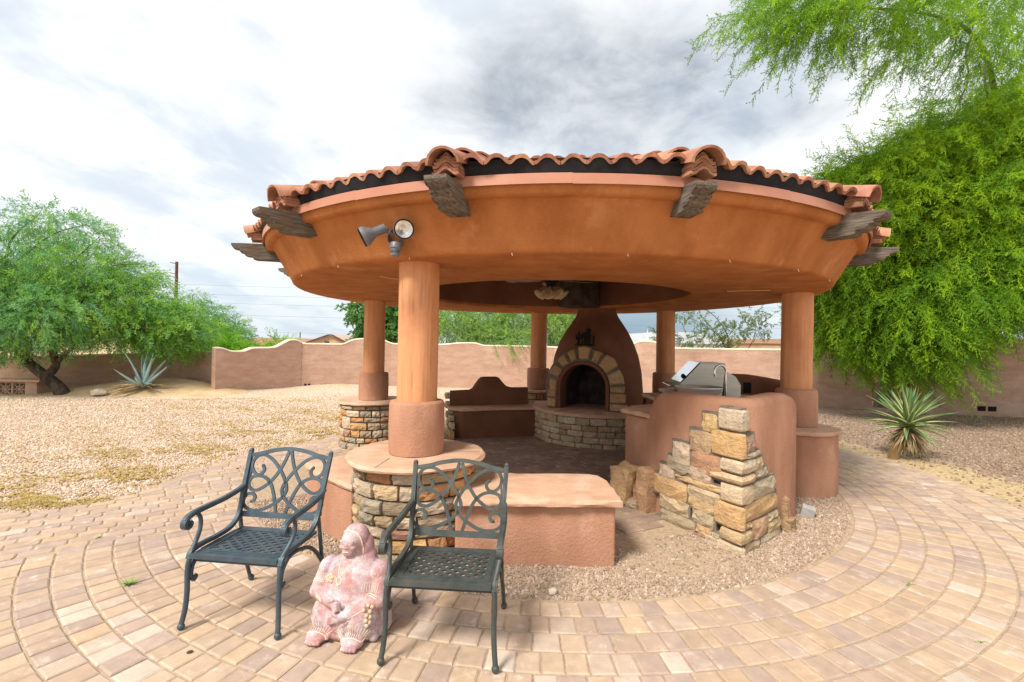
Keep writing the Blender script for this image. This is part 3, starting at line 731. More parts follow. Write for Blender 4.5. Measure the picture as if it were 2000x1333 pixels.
# planter with pierced blocks at the left edge
pt = thing('block_planter', 'low tan planter with pierced star pattern blocks under a flat cap at left edge', 'planter', (-15.3, 14.2, 0))
mb = MB(); mb.box(-2.5, .12, -.2, .95, .5, .34); mb.box(.6, -.02, -.2, .95, .12, .34); mb.obj('planter_wall', 'stucco_wall', pt)
mb = MB(); mb.box(-2.5, -.1, .34, 1.1, .55, .41); bevel(mb.obj('cap', 'slab', pt), .01)
mb = MB(); mb.box(-2.5, .09, -.2, .6, .119, .339); mb.obj('shade_backing', 'hole_shade', pt)  # dark sheet standing for the shade behind the pierced blocks
for k in range(5):
    x0 = .6-.42*(k+1); mb = MB(); mb.box(x0+.002, 0, -.1, x0+.03, .09, .32); mb.box(x0+.39, 0, -.1, x0+.418, .09, .32); mb.box(x0+.03, 0, .29, x0+.39, .09, .32); mb.box(x0+.03, 0, -.1, x0+.39, .09, -.07)
    c = Vector((x0+.21, .045, .11))
    for a in range(8):
        an = a*math.pi/4; e = c+Vector((math.cos(an), 0, math.sin(an)))*(.19 if a % 2 == 0 else .2); mb.strap([c, e], .022, .07+.003*a, (0, 1, 0))
        e2 = c+Vector((math.cos(an+math.pi/4), 0, math.sin(an+math.pi/4)))*.11; e1 = c+Vector((math.cos(an), 0, math.sin(an)))*.11
        mb.strap([e1, e2], .016, .062+.0023*a, (0, 1, 0))
    mb.obj('pierced_block', 'stucco_wall', pt)
#--PART3--
# ------------------------------------------------------------------ pavilion
gz_ = thing('pavilion', 'round stucco pavilion with clay tile roof carried by wooden columns', 'gazebo', (C0.x, C0.y, 0))
LC = Matrix.Translation((-C0.x, -C0.y, 0))
def revolve(name, prof, mat, parent, n=140, c=(0, 0, 0), wob=.0, seed=0, closed=True, sm=45):
    r = random.Random(seed); ph = [r.uniform(0, 6.28) for _ in range(5)]; v = []
    for i, (q, z) in enumerate(prof):
        for k in range(n):
            a = 2*math.pi*k/n; w = wob*(math.sin(3*a+ph[0])+.7*math.sin(7*a+ph[1]+i*.3)+.5*math.sin(13*a+ph[2]))
            v.append((c[0]+(q+w)*math.cos(a), c[1]+(q+w)*math.sin(a), c[2]+z+w*.6))
    P = len(prof); f = []
    for i in range(P if closed else P-1):
        j = (i+1) % P; f += [(i*n+k, i*n+(k+1) % n, j*n+(k+1) % n, j*n+k) for k in range(n)]
    return autosmooth(obj(name, v, f, mat, parent), sm)
SO = 2.39
revolve('eave_ring', [(1.96, 3.0), (1.96, SO+.04), (1.975, SO+.01), (2.02, SO), (2.6, SO), (3.2, SO), (3.44, SO), (3.482, SO+.003), (3.500, SO+.016), (3.510, SO+.042),
        (3.60, SO+.20), (3.68, SO+.335), (3.695, SO+.352), (3.735, SO+.352), (3.76, SO+.358), (3.775, SO+.375), (3.79, SO+.43), (3.79, SO+.49), (3.5, SO+.50), (2.4, SO+.62)], 'stucco_orange', gz_, wob=.0032, seed=3, sm=42)
# copper coloured flashing in lengths, joints half way between the rafter tails
for k in range(14):
    a0 = R_(-92.5+25.714*k); a1 = a0+R_(25.714); n = 12; v = []
    for i in range(n+1):
        a = a0+(a1-a0)*i/n; dr = .004*(1-i/n)
        for q, z in ((3.795+dr, SO+.425), (3.812+dr, SO+.418), (3.808+dr, SO+.492), (3.70, SO+.497)): v.append((q*math.cos(a), q*math.sin(a), z-.005*(1-i/n)))
    obj('flashing', v, [(i*4+j, (i+1)*4+j, (i+1)*4+j+1, i*4+j+1) for i in range(n) for j in range(3)]+[(0, 1, 2, 3)], 'copper_paint', gz_)
revolve('eave_closure', [(3.74, SO+.49), (3.80, SO+.498), (3.83, SO+.585), (3.74, SO+.60)], 'black_strip', gz_, n=112)
mbc = MB(); mbc.lathe([(1.955, SO+.05), (1.955, 2.99), (1.2, 3.06), (.02, 3.08)], 96); mbc.obj('inner_ceiling', 'stucco_brown_shaded', gz_, smooth=False)  # shadow of the ceiling recess painted in with the darker stucco
mbc = MB(); mbc.lathe([(.37, SO+.012), (.36, 2.6), (.38, 3.07)], 40, (1.22-C0.x, 8.52-C0.y, 0)); mbc.add([(1.22-C0.x+.37*math.cos(a_*math.pi/20), 8.52-C0.y+.37*math.sin(a_*math.pi/20), SO+.012) for a_ in range(40)], [tuple(range(39, -1, -1))]); mbc.obj('flue_chase', 'firebrick', gz_, smooth=False)
# roof deck and tiles
roof = link('roof', None, None, gz_); SL = math.tan(R_(18.5)); RE = 3.86
corner = [R_(-92.5+12.857+25.714*k) for k in range(14)]
EZ = SO+.555
v = [(RE*math.cos(a), RE*math.sin(a), EZ) for a in corner]+[(0, 0, EZ+RE*SL)]
obj('roof_deck', v, [(k, (k+1) % 14, 14) for k in range(14)], 'black_strip', roof)
def tile_mesh(w, ln, n=12, amp=.023, th=.026, seed=0):
    r = random.Random(seed); v = []; f = []
    for y in (0, ln):
        for top in (1, 0):
            for i in range(n+1):
                u = -w/2+w*i/n; t_ = abs(2*u/w); z = amp*((-.3+1.3*math.sqrt(1-(t_/.57)**2)) if t_ < .5 else .325-1.325*math.sin((t_-.5)/.5*math.pi/2))*(1 if y == 0 else .85)+(th/2 if top else -th/2)
                v.append((u+r.uniform(-.001, .001), y+r.uniform(-.003, .003), z+r.uniform(-.0012, .0012)))
    K = n+1
    for i in range(n):
        f += [(i, i+1, 2*K+i+1, 2*K+i), (K+i+1, K+i, 3*K+i, 3*K+i+1), (i+1, i, K+i, K+i+1), (2*K+i, 2*K+i+1, 3*K+i+1, 3*K+i)]
    f += [(0, 2*K, 3*K, K), (n, K+n, 3*K+n, 2*K+n)]
    me = mesh('roof_tile', v, f); 
    for p in me.polygons: p.use_smooth = True
    try: me.set_sharp_from_angle(angle=R_(55))
    except Exception: pass
    return me
TW = .166; TILES = [tile_mesh(TW*1.04, .44, seed=s) for s in range(5)]
def ridge_mesh(seed, r0=.126, r1=.102, ln=.43, n=10, th=.018):
    r = random.Random(seed); v = []; f = []
    for y, q in ((0, r0), (ln, r1)):
        for o in (0, 1):
            for i in range(n+1):
                a = math.pi*(i/n); rr = q-(th if o else 0)
                v.append((rr*math.cos(a)+r.uniform(-.0015, .0015), y+r.uniform(-.004, .004), rr*math.sin(a)*.92))
    K = n+1
    for i in range(n):
        f += [(i+1, i, 2*K+i, 2*K+i+1), (K+i, K+i+1, 3*K+i+1, 3*K+i), (i, i+1, K+i+1, K+i), (2*K+i+1, 2*K+i, 3*K+i, 3*K+i+1)]
    f += [(0, K, 3*K, 2*K), (n, 2*K+n, 3*K+n, K+n)]
    me = mesh('ridge_tile', v, f)
    for p in me.polygons: p.use_smooth = True
    try: me.set_sharp_from_angle(angle=R_(55))
    except Exception: pass
    return me
RIDGES = [ridge_mesh(s) for s in range(4)]
def booster_mesh(seed, w=.19, ln=.2, n=14, th=.0205, amp=.022):
    r = random.Random(seed); v = []; f = []
    for y in (0, ln):
        for top in (1, 0):
            for i in range(n+1):
                u = -w/2+w*i/n; t = abs(2*u/w); z = (amp*math.cos(math.pi*t/.82) if t < .82 else -amp+amp*.25*(t-.82)/.18)+(th/2 if top else -th/2)
                v.append((u, y+r.uniform(-.0035, .0035), z+r.uniform(-.0012, .0012)))
    K = n+1
    for i in range(n):
        f += [(i, i+1, 2*K+i+1, 2*K+i), (K+i+1, K+i, 3*K+i, 3*K+i+1), (i+1, i, K+i, K+i+1), (2*K+i, 2*K+i+1, 3*K+i+1, 3*K+i)]
    f += [(0, 2*K, 3*K, K), (n, K+n, 3*K+n, 2*K+n)]
    return mesh('stacked_tile', v, f)
BOOST = [booster_mesh(s) for s in range(4)]
def tcol(r):
    j = r.uniform(.68, 1.15); return (min(1, j*r.uniform(.97, 1.05)), j*r.uniform(.93, 1.03), j*r.uniform(.9, 1.03))
tr = random.Random(11); mass = MB(); pitch = math.atan(SL)
for k in range(14):
    am = R_(-92.5+25.714*k); n_out = Vector((math.cos(am), math.sin(am), 0)); tan = Vector((-math.sin(am), math.cos(am), 0)); ap = 3.93*math.cos(R_(12.857))
    vis = math.cos(am-R_(-92.5)) > -.1
    for row in range(9):
        d = ap-row*.37; half = d*math.tan(R_(12.857)); cnt = int(2*half/TW+.999)
        z = EZ+(RE*math.cos(R_(12.857))-d)*SL+.045+(.0 if row == 0 else .012)
        sp_ = TW; lim_ = half-.02
        if row == 0: cnt = round(2*(half-.088)/TW); sp_ = 2*(half-.088)/cnt; lim_ = half
        for i in range(cnt):
            u = (i-(cnt-1)/2)*sp_
            if abs(u) > lim_: continue
            p = n_out*d+tan*u; mt_ = Matrix.Translation((p.x, p.y, z+tr.uniform(-.004, .004))) @ Matrix.Rotation(am+math.pi/2+tr.uniform(-.035, .035), 4, 'Z') @ Matrix.Rotation(tr.uniform(-.04, .04), 4, 'Y') @ Matrix.Rotation(pitch+R_(1.5), 4, 'X')
            me = tr.choice(TILES)
            if row == 0 and vis or row == 1 and math.cos(am-R_(-92.5)) > .3:
                o = link('roof_tile', me, 'tile', roof, color=tcol(tr)); o.matrix_local = mt_
            else: mass.add([mt_ @ q.co for q in me.vertices], [tuple(q.vertices) for q in me.polygons])
mo = mass.obj('roof_tiles_beyond', M['tile'], roof); tag(mo, kind='stuff'); autosmooth(mo, 50)
for k, a in enumerate(corner):
    e = Vector((math.cos(a), math.sin(a), 0)); hs = SL*math.cos(R_(12.857)); hp = math.atan(hs)
    for j in range(10):
        d = 3.985-j*.365
        if d < .3: break
        z = EZ+(RE-d)*hs+.020+.006*(j > 0)-(.012 if j == 0 else 0)
        o = link('ridge_tile', RIDGES[(k+j) % 4], 'tile', roof, color=tcol(tr))
        o.matrix_local = Matrix.Translation((e.x*d, e.y*d, z)) @ Matrix.Rotation(a+math.pi/2+tr.uniform(-.03, .03), 4, 'Z') @ Matrix.Rotation(hp-R_(1.0), 4, 'X')
    for j in range(5):
        d = 3.935-.004*j+tr.uniform(-.006, .006)
        o = link('stacked_tile', BOOST[(k+j) % 4], 'tile', roof, color=tuple(.9*q for q in tcol(tr)))
        w = (1.02, .96, 1.0, .92, .80)[j]
        o.scale = (w, 1, 1); o.location = (e.x*d, e.y*d, SO+.495+.0245*j); o.rotation_euler = (R_(3), tr.uniform(-.012, .012), a+math.pi/2+tr.uniform(-.03, .03))
# carved rafter tails
def tail_mesh(seed):
    r = random.Random(seed)
    prof = [(4.13, -.035), (4.128, -.060), (4.115, -.080), (4.09, -.092), (4.045, -.096), (4.040, -.125), (4.012, -.126), (4.002, -.146), (3.98, -.160), (3.945, -.166), (3.915, -.166), (3.910, -.190), (3.87, -.197), (3.45, -.19)]
    P = [(3.45, .005)]+prof; n = len(P)
    v = []
    for s in (-1, 1):
        for x, z in P: v.append((s*.080+r.uniform(-.0015, .0015), x-3.45, z+r.uniform(-.002, .002)))
    f = [tuple(range(n)), tuple(range(2*n-1, n-1, -1))]+[((i+1) % n, i, n+i, n+(i+1) % n) for i in range(n)]
    return mesh('rafter_tail', v, f)
TAIL = [tail_mesh(s) for s in range(3)]
for k, a in enumerate(corner):
    o = link('rafter_tail', TAIL[k % 3], 'gray_wood', gz_, loc=(3.45*math.cos(a), 3.45*math.sin(a), SO+.448), rot=(0, 0, a-math.pi/2), scale=(1, {0: .76, 1: .93, 2: .93, 13: .95}.get(k, 1), 1))
    if k == 1: o['label'] = 'rafter tail with a pale knot'
    if k == 1:
        mt2 = MB(); mt2.box(-.0825, .13, -.115, -.0805, .34, -.108); mt2.obj('pale_streak', 'raw_wood', o)
        mt2 = MB(); mt2.ball((-.0805, .36, -.118), .02, 10, 6); q = mt2.obj('knot', 'raw_wood', o); q.scale = (1, 1, 1)
        mt2 = MB(); mt2.ball((-.095, .36, -.118), .009, 8, 5); mt2.obj('knot_hole', 'hole_shade', o)
# columns, drums and pedestals
COLS = [('FL', -.826, 4.126), ('BL', -2.314, 7.873), ('MB', .580, 10.149), ('BR', 2.985, 9.10), ('FR', 3.585, 5.90)]
def column(cx, cy, k):
    x, y = cx-C0.x, cy-C0.y; r = random.Random(k); n = 40; v = []; ph = [r.uniform(0, 6.28) for _ in range(6)]; rows = 26
    for j in range(rows+1):
        z = 1.19+(SO-1.19+.01)*j/rows
        for i in range(n):
            a = 2*math.pi*i/n; q = .173+.0025*math.sin(2*a+ph[0]+z)+.0018*math.sin(5*a+ph[1]+z*2)+.0012*math.sin(11*a+ph[2])
            v.append((x+q*math.cos(a)+.003*math.sin(z*3+ph[3]), y+q*math.sin(a), z))
    f = [(j*n+i, j*n+(i+1) % n, (j+1)*n+(i+1) % n, (j+1)*n+i) for j in range(rows) for i in range(n)]
    c = autosmooth(obj('column', v, f, 'column_wood', gz_), 60)
    # drying cracks: thin dark grooves that run with the grain
    for s in range(12):
        a = r.uniform(math.pi*1.02, math.pi*1.98); z0 = r.uniform(1.22, 2.05); l = r.uniform(.08, .32); mb = MB(); pts = []
        for j in range(7): pts.append((x+.1755*math.cos(a+.006*math.sin(j*1.7)), y+.1755*math.sin(a+.006*math.sin(j*1.7)), z0+l*j/6))
        mb.tube(pts, [.0003, .0006, .0009, .0007, .0009, .0006, .0003], 4); mb.obj('crack', 'crack_brown', c)
    return c
def drum(cx, cy, r_=.238, z0=.75, z1=1.20, mat='stucco_tan', k=0):
    rr = revolve('column_drum', [(.05, z1), (r_-.035, z1), (r_-.012, z1-.006), (r_, z1-.03), (r_+.004, (z0+z1)/2), (r_, z0), (.05, z0)], mat, gz_, n=56, c=(cx-C0.x, cy-C0.y, 0), wob=.0014, seed=k, closed=False, sm=50)
    return rr
def pedestal(cx, cy, rad, cap, seed, stones=True, a0=0, a1=360, parent=gz_, ztop=.70, lab=None):
    x, y = cx-C0.x, cy-C0.y
    p = link('pedestal', None, None, parent)
    if lab: p['label'] = lab
    if stones:
        mb = MB(); mb.lathe([(rad-.03, -.08), (rad-.03, ztop)], 48, (x, y, 0)); mb.obj('mortar', 'mortar', p, smooth=True)
        U = rad*R_(a1-a0)
        def place(u, z):
            a = R_(a0)+u/rad; jr = rad-.04; return (x+jr*math.cos(a), y+jr*math.sin(a), z), (-math.sin(a), math.cos(a))
        coursed(p, U, -.02, ztop-.008, place, seed, hr=(.08, .13), wr=(.13, .29), gap=.019)
    else:
        revolve('pedestal_body', [(rad, -.1), (rad+.003, .3), (rad, ztop)], 'stucco_tan', p, n=56, c=(x, y, 0), wob=.001, closed=False)
    slab_disc('cap_slab', (x, y), cap, ztop, ztop+.045, p, seed)
    return p
for i, (nm, x, y) in enumerate(COLS):
    column(x, y, i); 
    drum(x, y, .238 if nm != 'FR' else .232, k=i)
pedestal(-.826, 4.126, .52, .595, 21, a0=170, a1=375)
pedestal(-2.314, 7.873, .52, .575, 22, a0=150, a1=380)
pedestal(.58, 10.149, .50, .545, 23, a0=170, a1=300)
pedestal(2.985, 9.10, .50, .54, 24, a0=150, a1=290)
pedestal(3.52, 5.80, .44, .475, 25, stones=False, lab='plain stucco pedestal')
# rough joint line across the front cap slab
mb = MB(); mb.strap([(-.826-C0.x-.20, 4.126-C0.y-.555, .7462), (-.826-C0.x-.17, 4.126-C0.y-.25, .7462)], .007, .002, (0, 0, 1))
mb.strap([(-.826-C0.x+.555, 4.126-C0.y+.05, .7462), (-.826-C0.x+.25, 4.126-C0.y+.03, .7462)], .005, .002, (0, 0, 1)); mb.obj('slab_joint', 'mortar', gz_)
# soffit slots: flush raw wood strips, the recess shadow painted as dark strips
for (ax, ay, bx, by) in ((-1.39, 4.90, -1.2, 5.12), (2.616, 5.715, 3.056, 5.549), (-2.743, 8.06, -1.977, 8.029)):
    mb = MB(); mb.strap([(ax-C0.x, ay-C0.y, SO-.003), (bx-C0.x, by-C0.y, SO-.003)], .035, .006, (0, 0, 1)); s_ = mb.obj('soffit_slot', 'raw_wood', gz_)
    mb = MB(); mb.strap([(ax-C0.x-.01, ay-C0.y+.035, SO-.002), (bx-C0.x+.01, by-C0.y+.035, SO-.002)], .035, .004, (0, 0, 1)); mb.obj('painted_slot_shadow', 'dark_trim', s_)
# light hooks round the lower edge
hk = MB(); hk.tube(crv([(0, 0, .03), (0, 0, -.02), (.004, -.004, -.045), (.01, -.012, -.052)], 3), .0042, 6); hme = mesh('string_light_hook', hk.v, hk.f)
for k in range(25):
    a = R_(-99.5+14.4*k)
    o = link('string_light_hook', hme, 'white', None, loc=(C0.x+3.485*math.cos(a), C0.y+3.485*math.sin(a), SO+.008), rot=(0, 0, a+math.pi/2), scale=(.6, .6, .42))
    ORD = ['leftmost', 'second', 'third', 'fourth', 'fifth', 'sixth', 'seventh', 'eighth', 'ninth', 'tenth', 'rightmost']
    q = (k+4) % 25
    if q < 11: lab = 'white hook, %s on the front eave rim' % (ORD[q] if q in (0, 10) else ORD[q]+' from the left')
    else: lab = 'tiny hook on the far rim of the eave, seen against the sky or trees'
    tag(o, lab, 'hook', 'light hooks round the eave rim')

# ------------------------------------------------------------------ benches
def bench_front():
    t = thing('garden_bench', 'low stucco bench with thick sandstone seat right of the front stone pedestal', 'bench', (.2, 3.9, 0))
    X, Y = .2, 3.9
    mb = MB(); mb.box(-.62, 3.625-Y, -.08, .822-X, 4.23-Y, .462); bevel(mb.obj('bench_body', 'stucco_tan', t), .022, 3)
    slab_poly('seat_slab', [(-.62, 3.56-Y), (.862-X, 3.575-Y), (.87-X, 3.66-Y), (.86-X, 4.10-Y), (.80-X, 4.27-Y), (.72-X, 4.315-Y), (-.62, 4.30-Y)], .462, .52, 'slab', t, 4)
def bench_left():
    t = thing('garden_bench', 'short stucco bench with sandstone seat behind the left metal chair', 'bench', (-1.5, 4.5, 0))
    P = [(-1.30, 3.86), (-1.80, 4.30), (-2.02, 4.62), (-1.72, 4.90), (-1.45, 4.72), (-1.0, 4.40)]; L = [(x+1.5, y-4.5) for x, y in P][::-1]
    n = len(L); Q = [(x*.95, y*.95) for x, y in L]
    if sum(Q[i-1][0]*Q[i][1]-Q[i][0]*Q[i-1][1] for i in range(n)) < 0: Q = Q[::-1]; L = L[::-1]
    bevel(obj('bench_body', [(x, y, -.08) for x, y in Q]+[(x, y, .462) for x, y in Q], [tuple(range(n-1, -1, -1)), tuple(range(n, 2*n))]+[(i, (i+1) % n, n+(i+1) % n, n+i) for i in range(n)], 'stucco_tan', t), .02, 3)
    slab_poly('seat_slab', L, .462, .52, 'slab', t, 5)
bench_front(); bench_left()
def banco():
    P0 = Vector((-.85, 8.36, 0)); u = Vector((.96, .28, 0)).normalized(); w = Vector((-u.y, u.x, 0)); t = thing('banco_bench', 'dark stucco banco with stepped hump backrest left of the fireplace', 'bench', P0)
    ul = lambda s, d: (u*s+w*d).to_2d()
    def prism(name, poly, z0, z1, mat, bv=.015):
        n = len(poly); return bevel(obj(name, [(x, y, z0) for x, y in poly]+[(x, y, z1) for x, y in poly], [tuple(range(n-1, -1, -1)), tuple(range(n, 2*n))]+[(i, (i+1) % n, n+(i+1) % n, n+i) for i in range(n)], mat, t), bv, 2)
    prism('seat_base', [ul(0, 0), ul(.7, .03), ul(1.45, 0), ul(1.45, .58), ul(-.16, .58), ul(-.16, .14)], -.05, .49, 'stucco_brown_shaded')
    slab_poly('seat_slab', [ul(-.03, -.05), ul(.7, -.015), ul(1.42, -.04), ul(1.6, .3), ul(1.4, .46), ul(-.22, .46), ul(-.24, .16)], .49, .54, 'slab', t, 6)
    P = [ul(-.16, .50), ul(1.35, .50)]
    hf = lerp_tab([(0, .815), (.36, .83), (.42, .86), (.50, .98), (.56, 1.055), (.62, 1.075), (.88, 1.075), (.94, 1.05), (1.02, .95), (1.09, .89), (1.18, .865), (1.6, .86)])
    wall_sweep('backrest', P, .15, hf, 'stucco_brown_shaded', t, z0=.3, rnd_=.055, step=.03, jit=.0015)
    # stepped stone end
    r = random.Random(5)
    for (s, d, z, ww, hh) in ((-.22, .06, .08, .30, .15), (-.20, .12, .23, .26, .12), (-.23, .34, .10, .22, .16), (-.22, .30, .25, .22, .13), (-.20, .18, .36, .22, .11), (-.22, .42, .38, .2, .13), (-.20, .26, .46, .16, .08), (-.22, .54, .55, .17, .14), (-.22, .52, .72, .15, .12)):
        p = ul(s+.04, d); stone(t, (p[0], p[1], z), (-w.x, -w.y), ww, hh-.012, .07, rr=r, col=r.choice([(.66, .56, .42), (.6, .5, .36), (.66, .42, .2), (.56, .46, .34)]))
banco()

# ------------------------------------------------------------------ kiva fireplace
def fireplace():
    ctr = Vector((1.62, 9.0, 0)); F = Vector((-.4, -.916, 0)).normalized(); T = Vector((-F.y, F.x, 0))
    if T.x < 0: T = -T
    t = thing('kiva_fireplace', 'brown beehive fireplace with a stone trimmed arch and metal rider above', 'fireplace', ctr)
    prof = lerp_tab([(.0, .86), (.5, .88), (.9, .875), (1.2, .85), (1.5, .79), (1.75, .70), (1.95, .60), (2.1, .50), (2.25, .40), (2.35, .36), (2.5, .345), (3.1, .34)])
    nz, na = 90, 150; v = []; uc, sp, hw = -.05, .95, .44
    FD = .72
    for j in range(nz+1):
        z = 3.02*j/nz; q = prof(z)
        for i in range(na):
            a = 2*math.pi*i/na; p = T*(q*math.cos(a))+F*(q*math.sin(a)); d = p.dot(F)
            lim = FD if z < 1.25 else FD-(z-1.25)*.16
            lim = min(lim, q*.97) if z > 1.6 else lim
            if d > lim-.06 and d > 0: # ease on to the flat face
                e = lim-.06*math.exp(-(d-lim+.06)/.06); p += F*(e-d)
            w = .004*math.sin(5*a+z*4)+.003*math.sin(9*a-z*7); v.append(p+Vector((math.cos(a)*w, math.sin(a)*w, z)))
    f = []
    for j in range(nz):
        for i in range(na):
            k = (i+1) % na; c = (v[j*na+i]+v[(j+1)*na+k])/2; u_ = c.dot(T)-uc; dz = c.z
            if c.dot(F) > .4 and dz > .50 and ((dz < sp and abs(u_) < hw) or (dz >= sp and math.hypot(u_, dz-sp) < hw)): continue
            f.append((j*na+i, j*na+k, (j+1)*na+k, (j+1)*na+i))
    bd = autosmooth(obj('fireplace_body', v, f, 'stucco_brown_shaded', t), 70)
    # arch trim
    def arch(r_, z0=.55, n=18, y=0):
        pts = [(uc-r_, z0)]+[(uc-r_*math.cos(math.pi*i/n), sp+r_*math.sin(math.pi*i/n)) for i in range(n+1)]+[(uc+r_, z0)]
        return [T*a+F*y+Vector((0, 0, b)) for a, b in pts]
    rings_ = [arch(.405, y=.40), arch(.405, y=.765), arch(.415, y=.785), arch(.465, y=.785), arch(.475, y=.77), arch(.475, y=.62)]
    K = len(rings_[0]); v = [q for r in rings_ for q in r]; f = [(a*K+i, a*K+i+1, (a+1)*K+i+1, (a+1)*K+i) for a in range(5) for i in range(K-1)]
    autosmooth(obj('arch_trim', v, f, 'stucco_brown_shaded', t), 50)
    # firebox
    A, B = arch(.405, y=.42), [q*1 for q in arch(.30, y=-.12)]
    v = A+B; f = [(i, K+i, K+i+1, i+1) for i in range(K-1)]+[tuple(range(K, 2*K))]+[(0, K-1, 2*K-1, K)]
    obj('firebox', v, f, 'firebrick', t)
    mb = MB()
    for j in range(4):
        for i in range(4):
            z0 = .57+.13*j; x0 = -.27+uc+.14*i+(.0 if j % 2 else -.03); q = [T*(x0+a)+F*(-.105)+Vector((0, 0, z0+b)) for a, b in ((.006, .006), (.134, .006), (.134, .124), (.006, .124))]
            q2 = [p-F*.02 for p in q]; mb.add(q+q2, [(0, 1, 2, 3), (0, 4, 5, 1), (1, 5, 6, 2), (2, 6, 7, 3), (3, 7, 4, 0)])
    mb.obj('firebrick_course', 'firebrick', t)
    # voussoirs: (u0,u1,z0,z1) from the photograph, turned to face outwards
    r = random.Random(4); cols = [(.62, .40, .20), (.60, .38, .19), (.52, .34, .18), (.66, .46, .26), (.48, .31, .17)]
    def block(ang0, ang1, r0, r1, d, col):
        P = [(r0, ang0), (r0, ang1), (r1+r.uniform(-.02, .02), ang1-.015), (r1+.012, (ang0+ang1)/2), (r1+r.uniform(-.02, .02), ang0+.015)]
        pts = [(uc+q*math.cos(a), sp+q*math.sin(a)) for q, a in P]; straight(pts, d, col)
    def straight(pts, d, col):
        n = len(pts); cx = sum(p[0] for p in pts)/n; cz = sum(p[1] for p in pts)/n
        if sum(pts[i-1][0]*pts[i][1]-pts[i][0]*pts[i-1][1] for i in range(n)) < 0: pts = pts[::-1]
        lo = [T*a+F*.70+Vector((0, 0, b)) for a, b in pts]; mi = [T*a+F*(.745+d*.5+r.uniform(-.01, .01))+Vector((0, 0, b)) for a, b in pts]
        hi = [T*(cx+(a-cx)*.80+r.uniform(-.008, .008))+F*(.745+d+r.uniform(-.014, .014))+Vector((0, 0, cz+(b-cz)*.80)) for a, b in pts]
        c = T*cx+F*(.745+d*1.1)+Vector((0, 0, cz)); v = lo+mi+hi+[c]
        f = [(i, (i+1) % n, n+(i+1) % n, n+i) for i in range(n)]+[(n+i, n+(i+1) % n, 2*n+(i+1) % n, 2*n+i) for i in range(n)]+[(2*n+i, 2*n+(i+1) % n, 3*n) for i in range(n)]
        obj('stone', v, f, 'stone', t, color=col)
    D = math.radians
    for a0, a1, r0, r1 in ((166, 188, .485, .62), (141, 160, .485, .66), (120, 136, .495, .68), (102, 116, .50, .69), (78, 98, .515, .735), (60, 73, .50, .70), (33, 56, .50, .745), (7, 29, .49, .72)):
        block(D(a0), D(a1), r0, r1, .05, r.choice(cols))
    for z0, z1, w1 in ((.575, .74, .66), (.755, .90, .645)):
        straight([(uc-.487, z0), (uc-.487, z1-.006), (uc-w1+r.uniform(-.02, .02), z1), (uc-w1-.01, z0+.01)], .05, r.choice(cols))
    for z0, z1, w1 in ((.575, .70, .76), (.715, .88, .745), (.895, 1.0, .72)):
        straight([(uc+.487, z0), (uc+.487, z1-.01), (uc+w1+r.uniform(-.02, .02), z1-.01), (uc+w1, z0)], .05, r.choice(cols))
    # mortar bed behind the stones
    o_, i_ = [], []
    for k in range(25):
        a = math.pi*(1-k/24); o_.append((uc+.70*math.cos(a), sp+.70*math.sin(a))); i_.append((uc+.47*math.cos(a), sp+.47*math.sin(a)))
    o_ = [(uc-.65, .55)]+o_+[(uc+.70, .55)]; i_ = [(uc-.47, .55)]+i_+[(uc+.47, .55)]; n = len(o_)
    v = [T*a+F*y+Vector((0, 0, b)) for y in (.60, .748) for L_ in (i_, o_) for a, b in L_]
    f = []
    for i in range(n-1): f += [(2*n+i, 2*n+i+1, 3*n+i+1, 3*n+i), (n+i, 3*n+i, 3*n+i+1, n+i+1)]
    obj('mortar', v, f, 'mortar', t)
    # hearth
    hr = 1.26; c2 = (.08, -.05)
    mb = MB(); mb.lathe([(hr-.03, -.06), (hr-.03, .50)], 60, (c2[0], c2[1], 0)); mb.obj('hearth_core', 'mortar', t, smooth=True)
    def place(u, z):
        a = R_(165)+u/hr; return (c2[0]+(hr-.04)*math.cos(a), c2[1]+(hr-.04)*math.sin(a), z), (-math.sin(a), math.cos(a))
    coursed(t, hr*R_(130), -.03, .495, place, 33, hr=(.075, .12), wr=(.13, .30), palette=[(.66, .56, .38), (.60, .50, .34), (.64, .48, .32), (.62, .46, .36), (.52, .42, .28), (.48, .34, .2)])
    slab_disc('hearth_slab', c2, hr+.05, .50, .56, t, 8, 90)
    # metal silhouette of a rider and cactus above the arch
    s = thing('metal_silhouette', 'flat black metal cowboy and cactus silhouette hung above the fireplace arch', 'wall ornament', ctr)
    def plate(name, pts, dy=.0):
        n = len(pts); v = [T*(a)+F*(.742-dy)+Vector((0, 0, b)) for a, b in pts]+[T*a+F*(.736-dy)+Vector((0, 0, b)) for a, b in pts]
        obj(name, v, [tuple(range(n)), tuple(range(2*n-1, n-1, -1))]+[(i, n+i, n+(i+1) % n, (i+1) % n) for i in range(n)], 'black_iron', s)
    z0 = 1.70; k = .0012; X = lambda a: uc-.16+(a-400)*.00168; Z = lambda b: z0+(438-b)*.00158
    plate('base_strip', [(X(a), Z(b)) for a, b in ((395, 440), (625, 440), (625, 430), (560, 424), (500, 426), (430, 420), (395, 430))])
    plate('cactus', [(X(a), Z(b)) for a, b in ((425, 432), (425, 375), (410, 370), (404, 330), (407, 308), (416, 308), (420, 345), (426, 350), (430, 300), (440, 280), (452, 285), (456, 350), (462, 345), (462, 315), (468, 308), (474, 318), (472, 352), (456, 378), (450, 432))])
    plate('cowboy', [(X(a), Z(b)) for a, b in ((465, 425), (478, 380), (470, 330), (485, 300), (510, 290), (525, 270), (520, 250), (535, 248), (543, 230), (556, 240), (562, 250), (578, 258), (570, 285), (560, 292), (570, 330), (568, 380), (555, 425), (510, 428), (492, 400), (500, 370), (488, 345), (482, 425))])
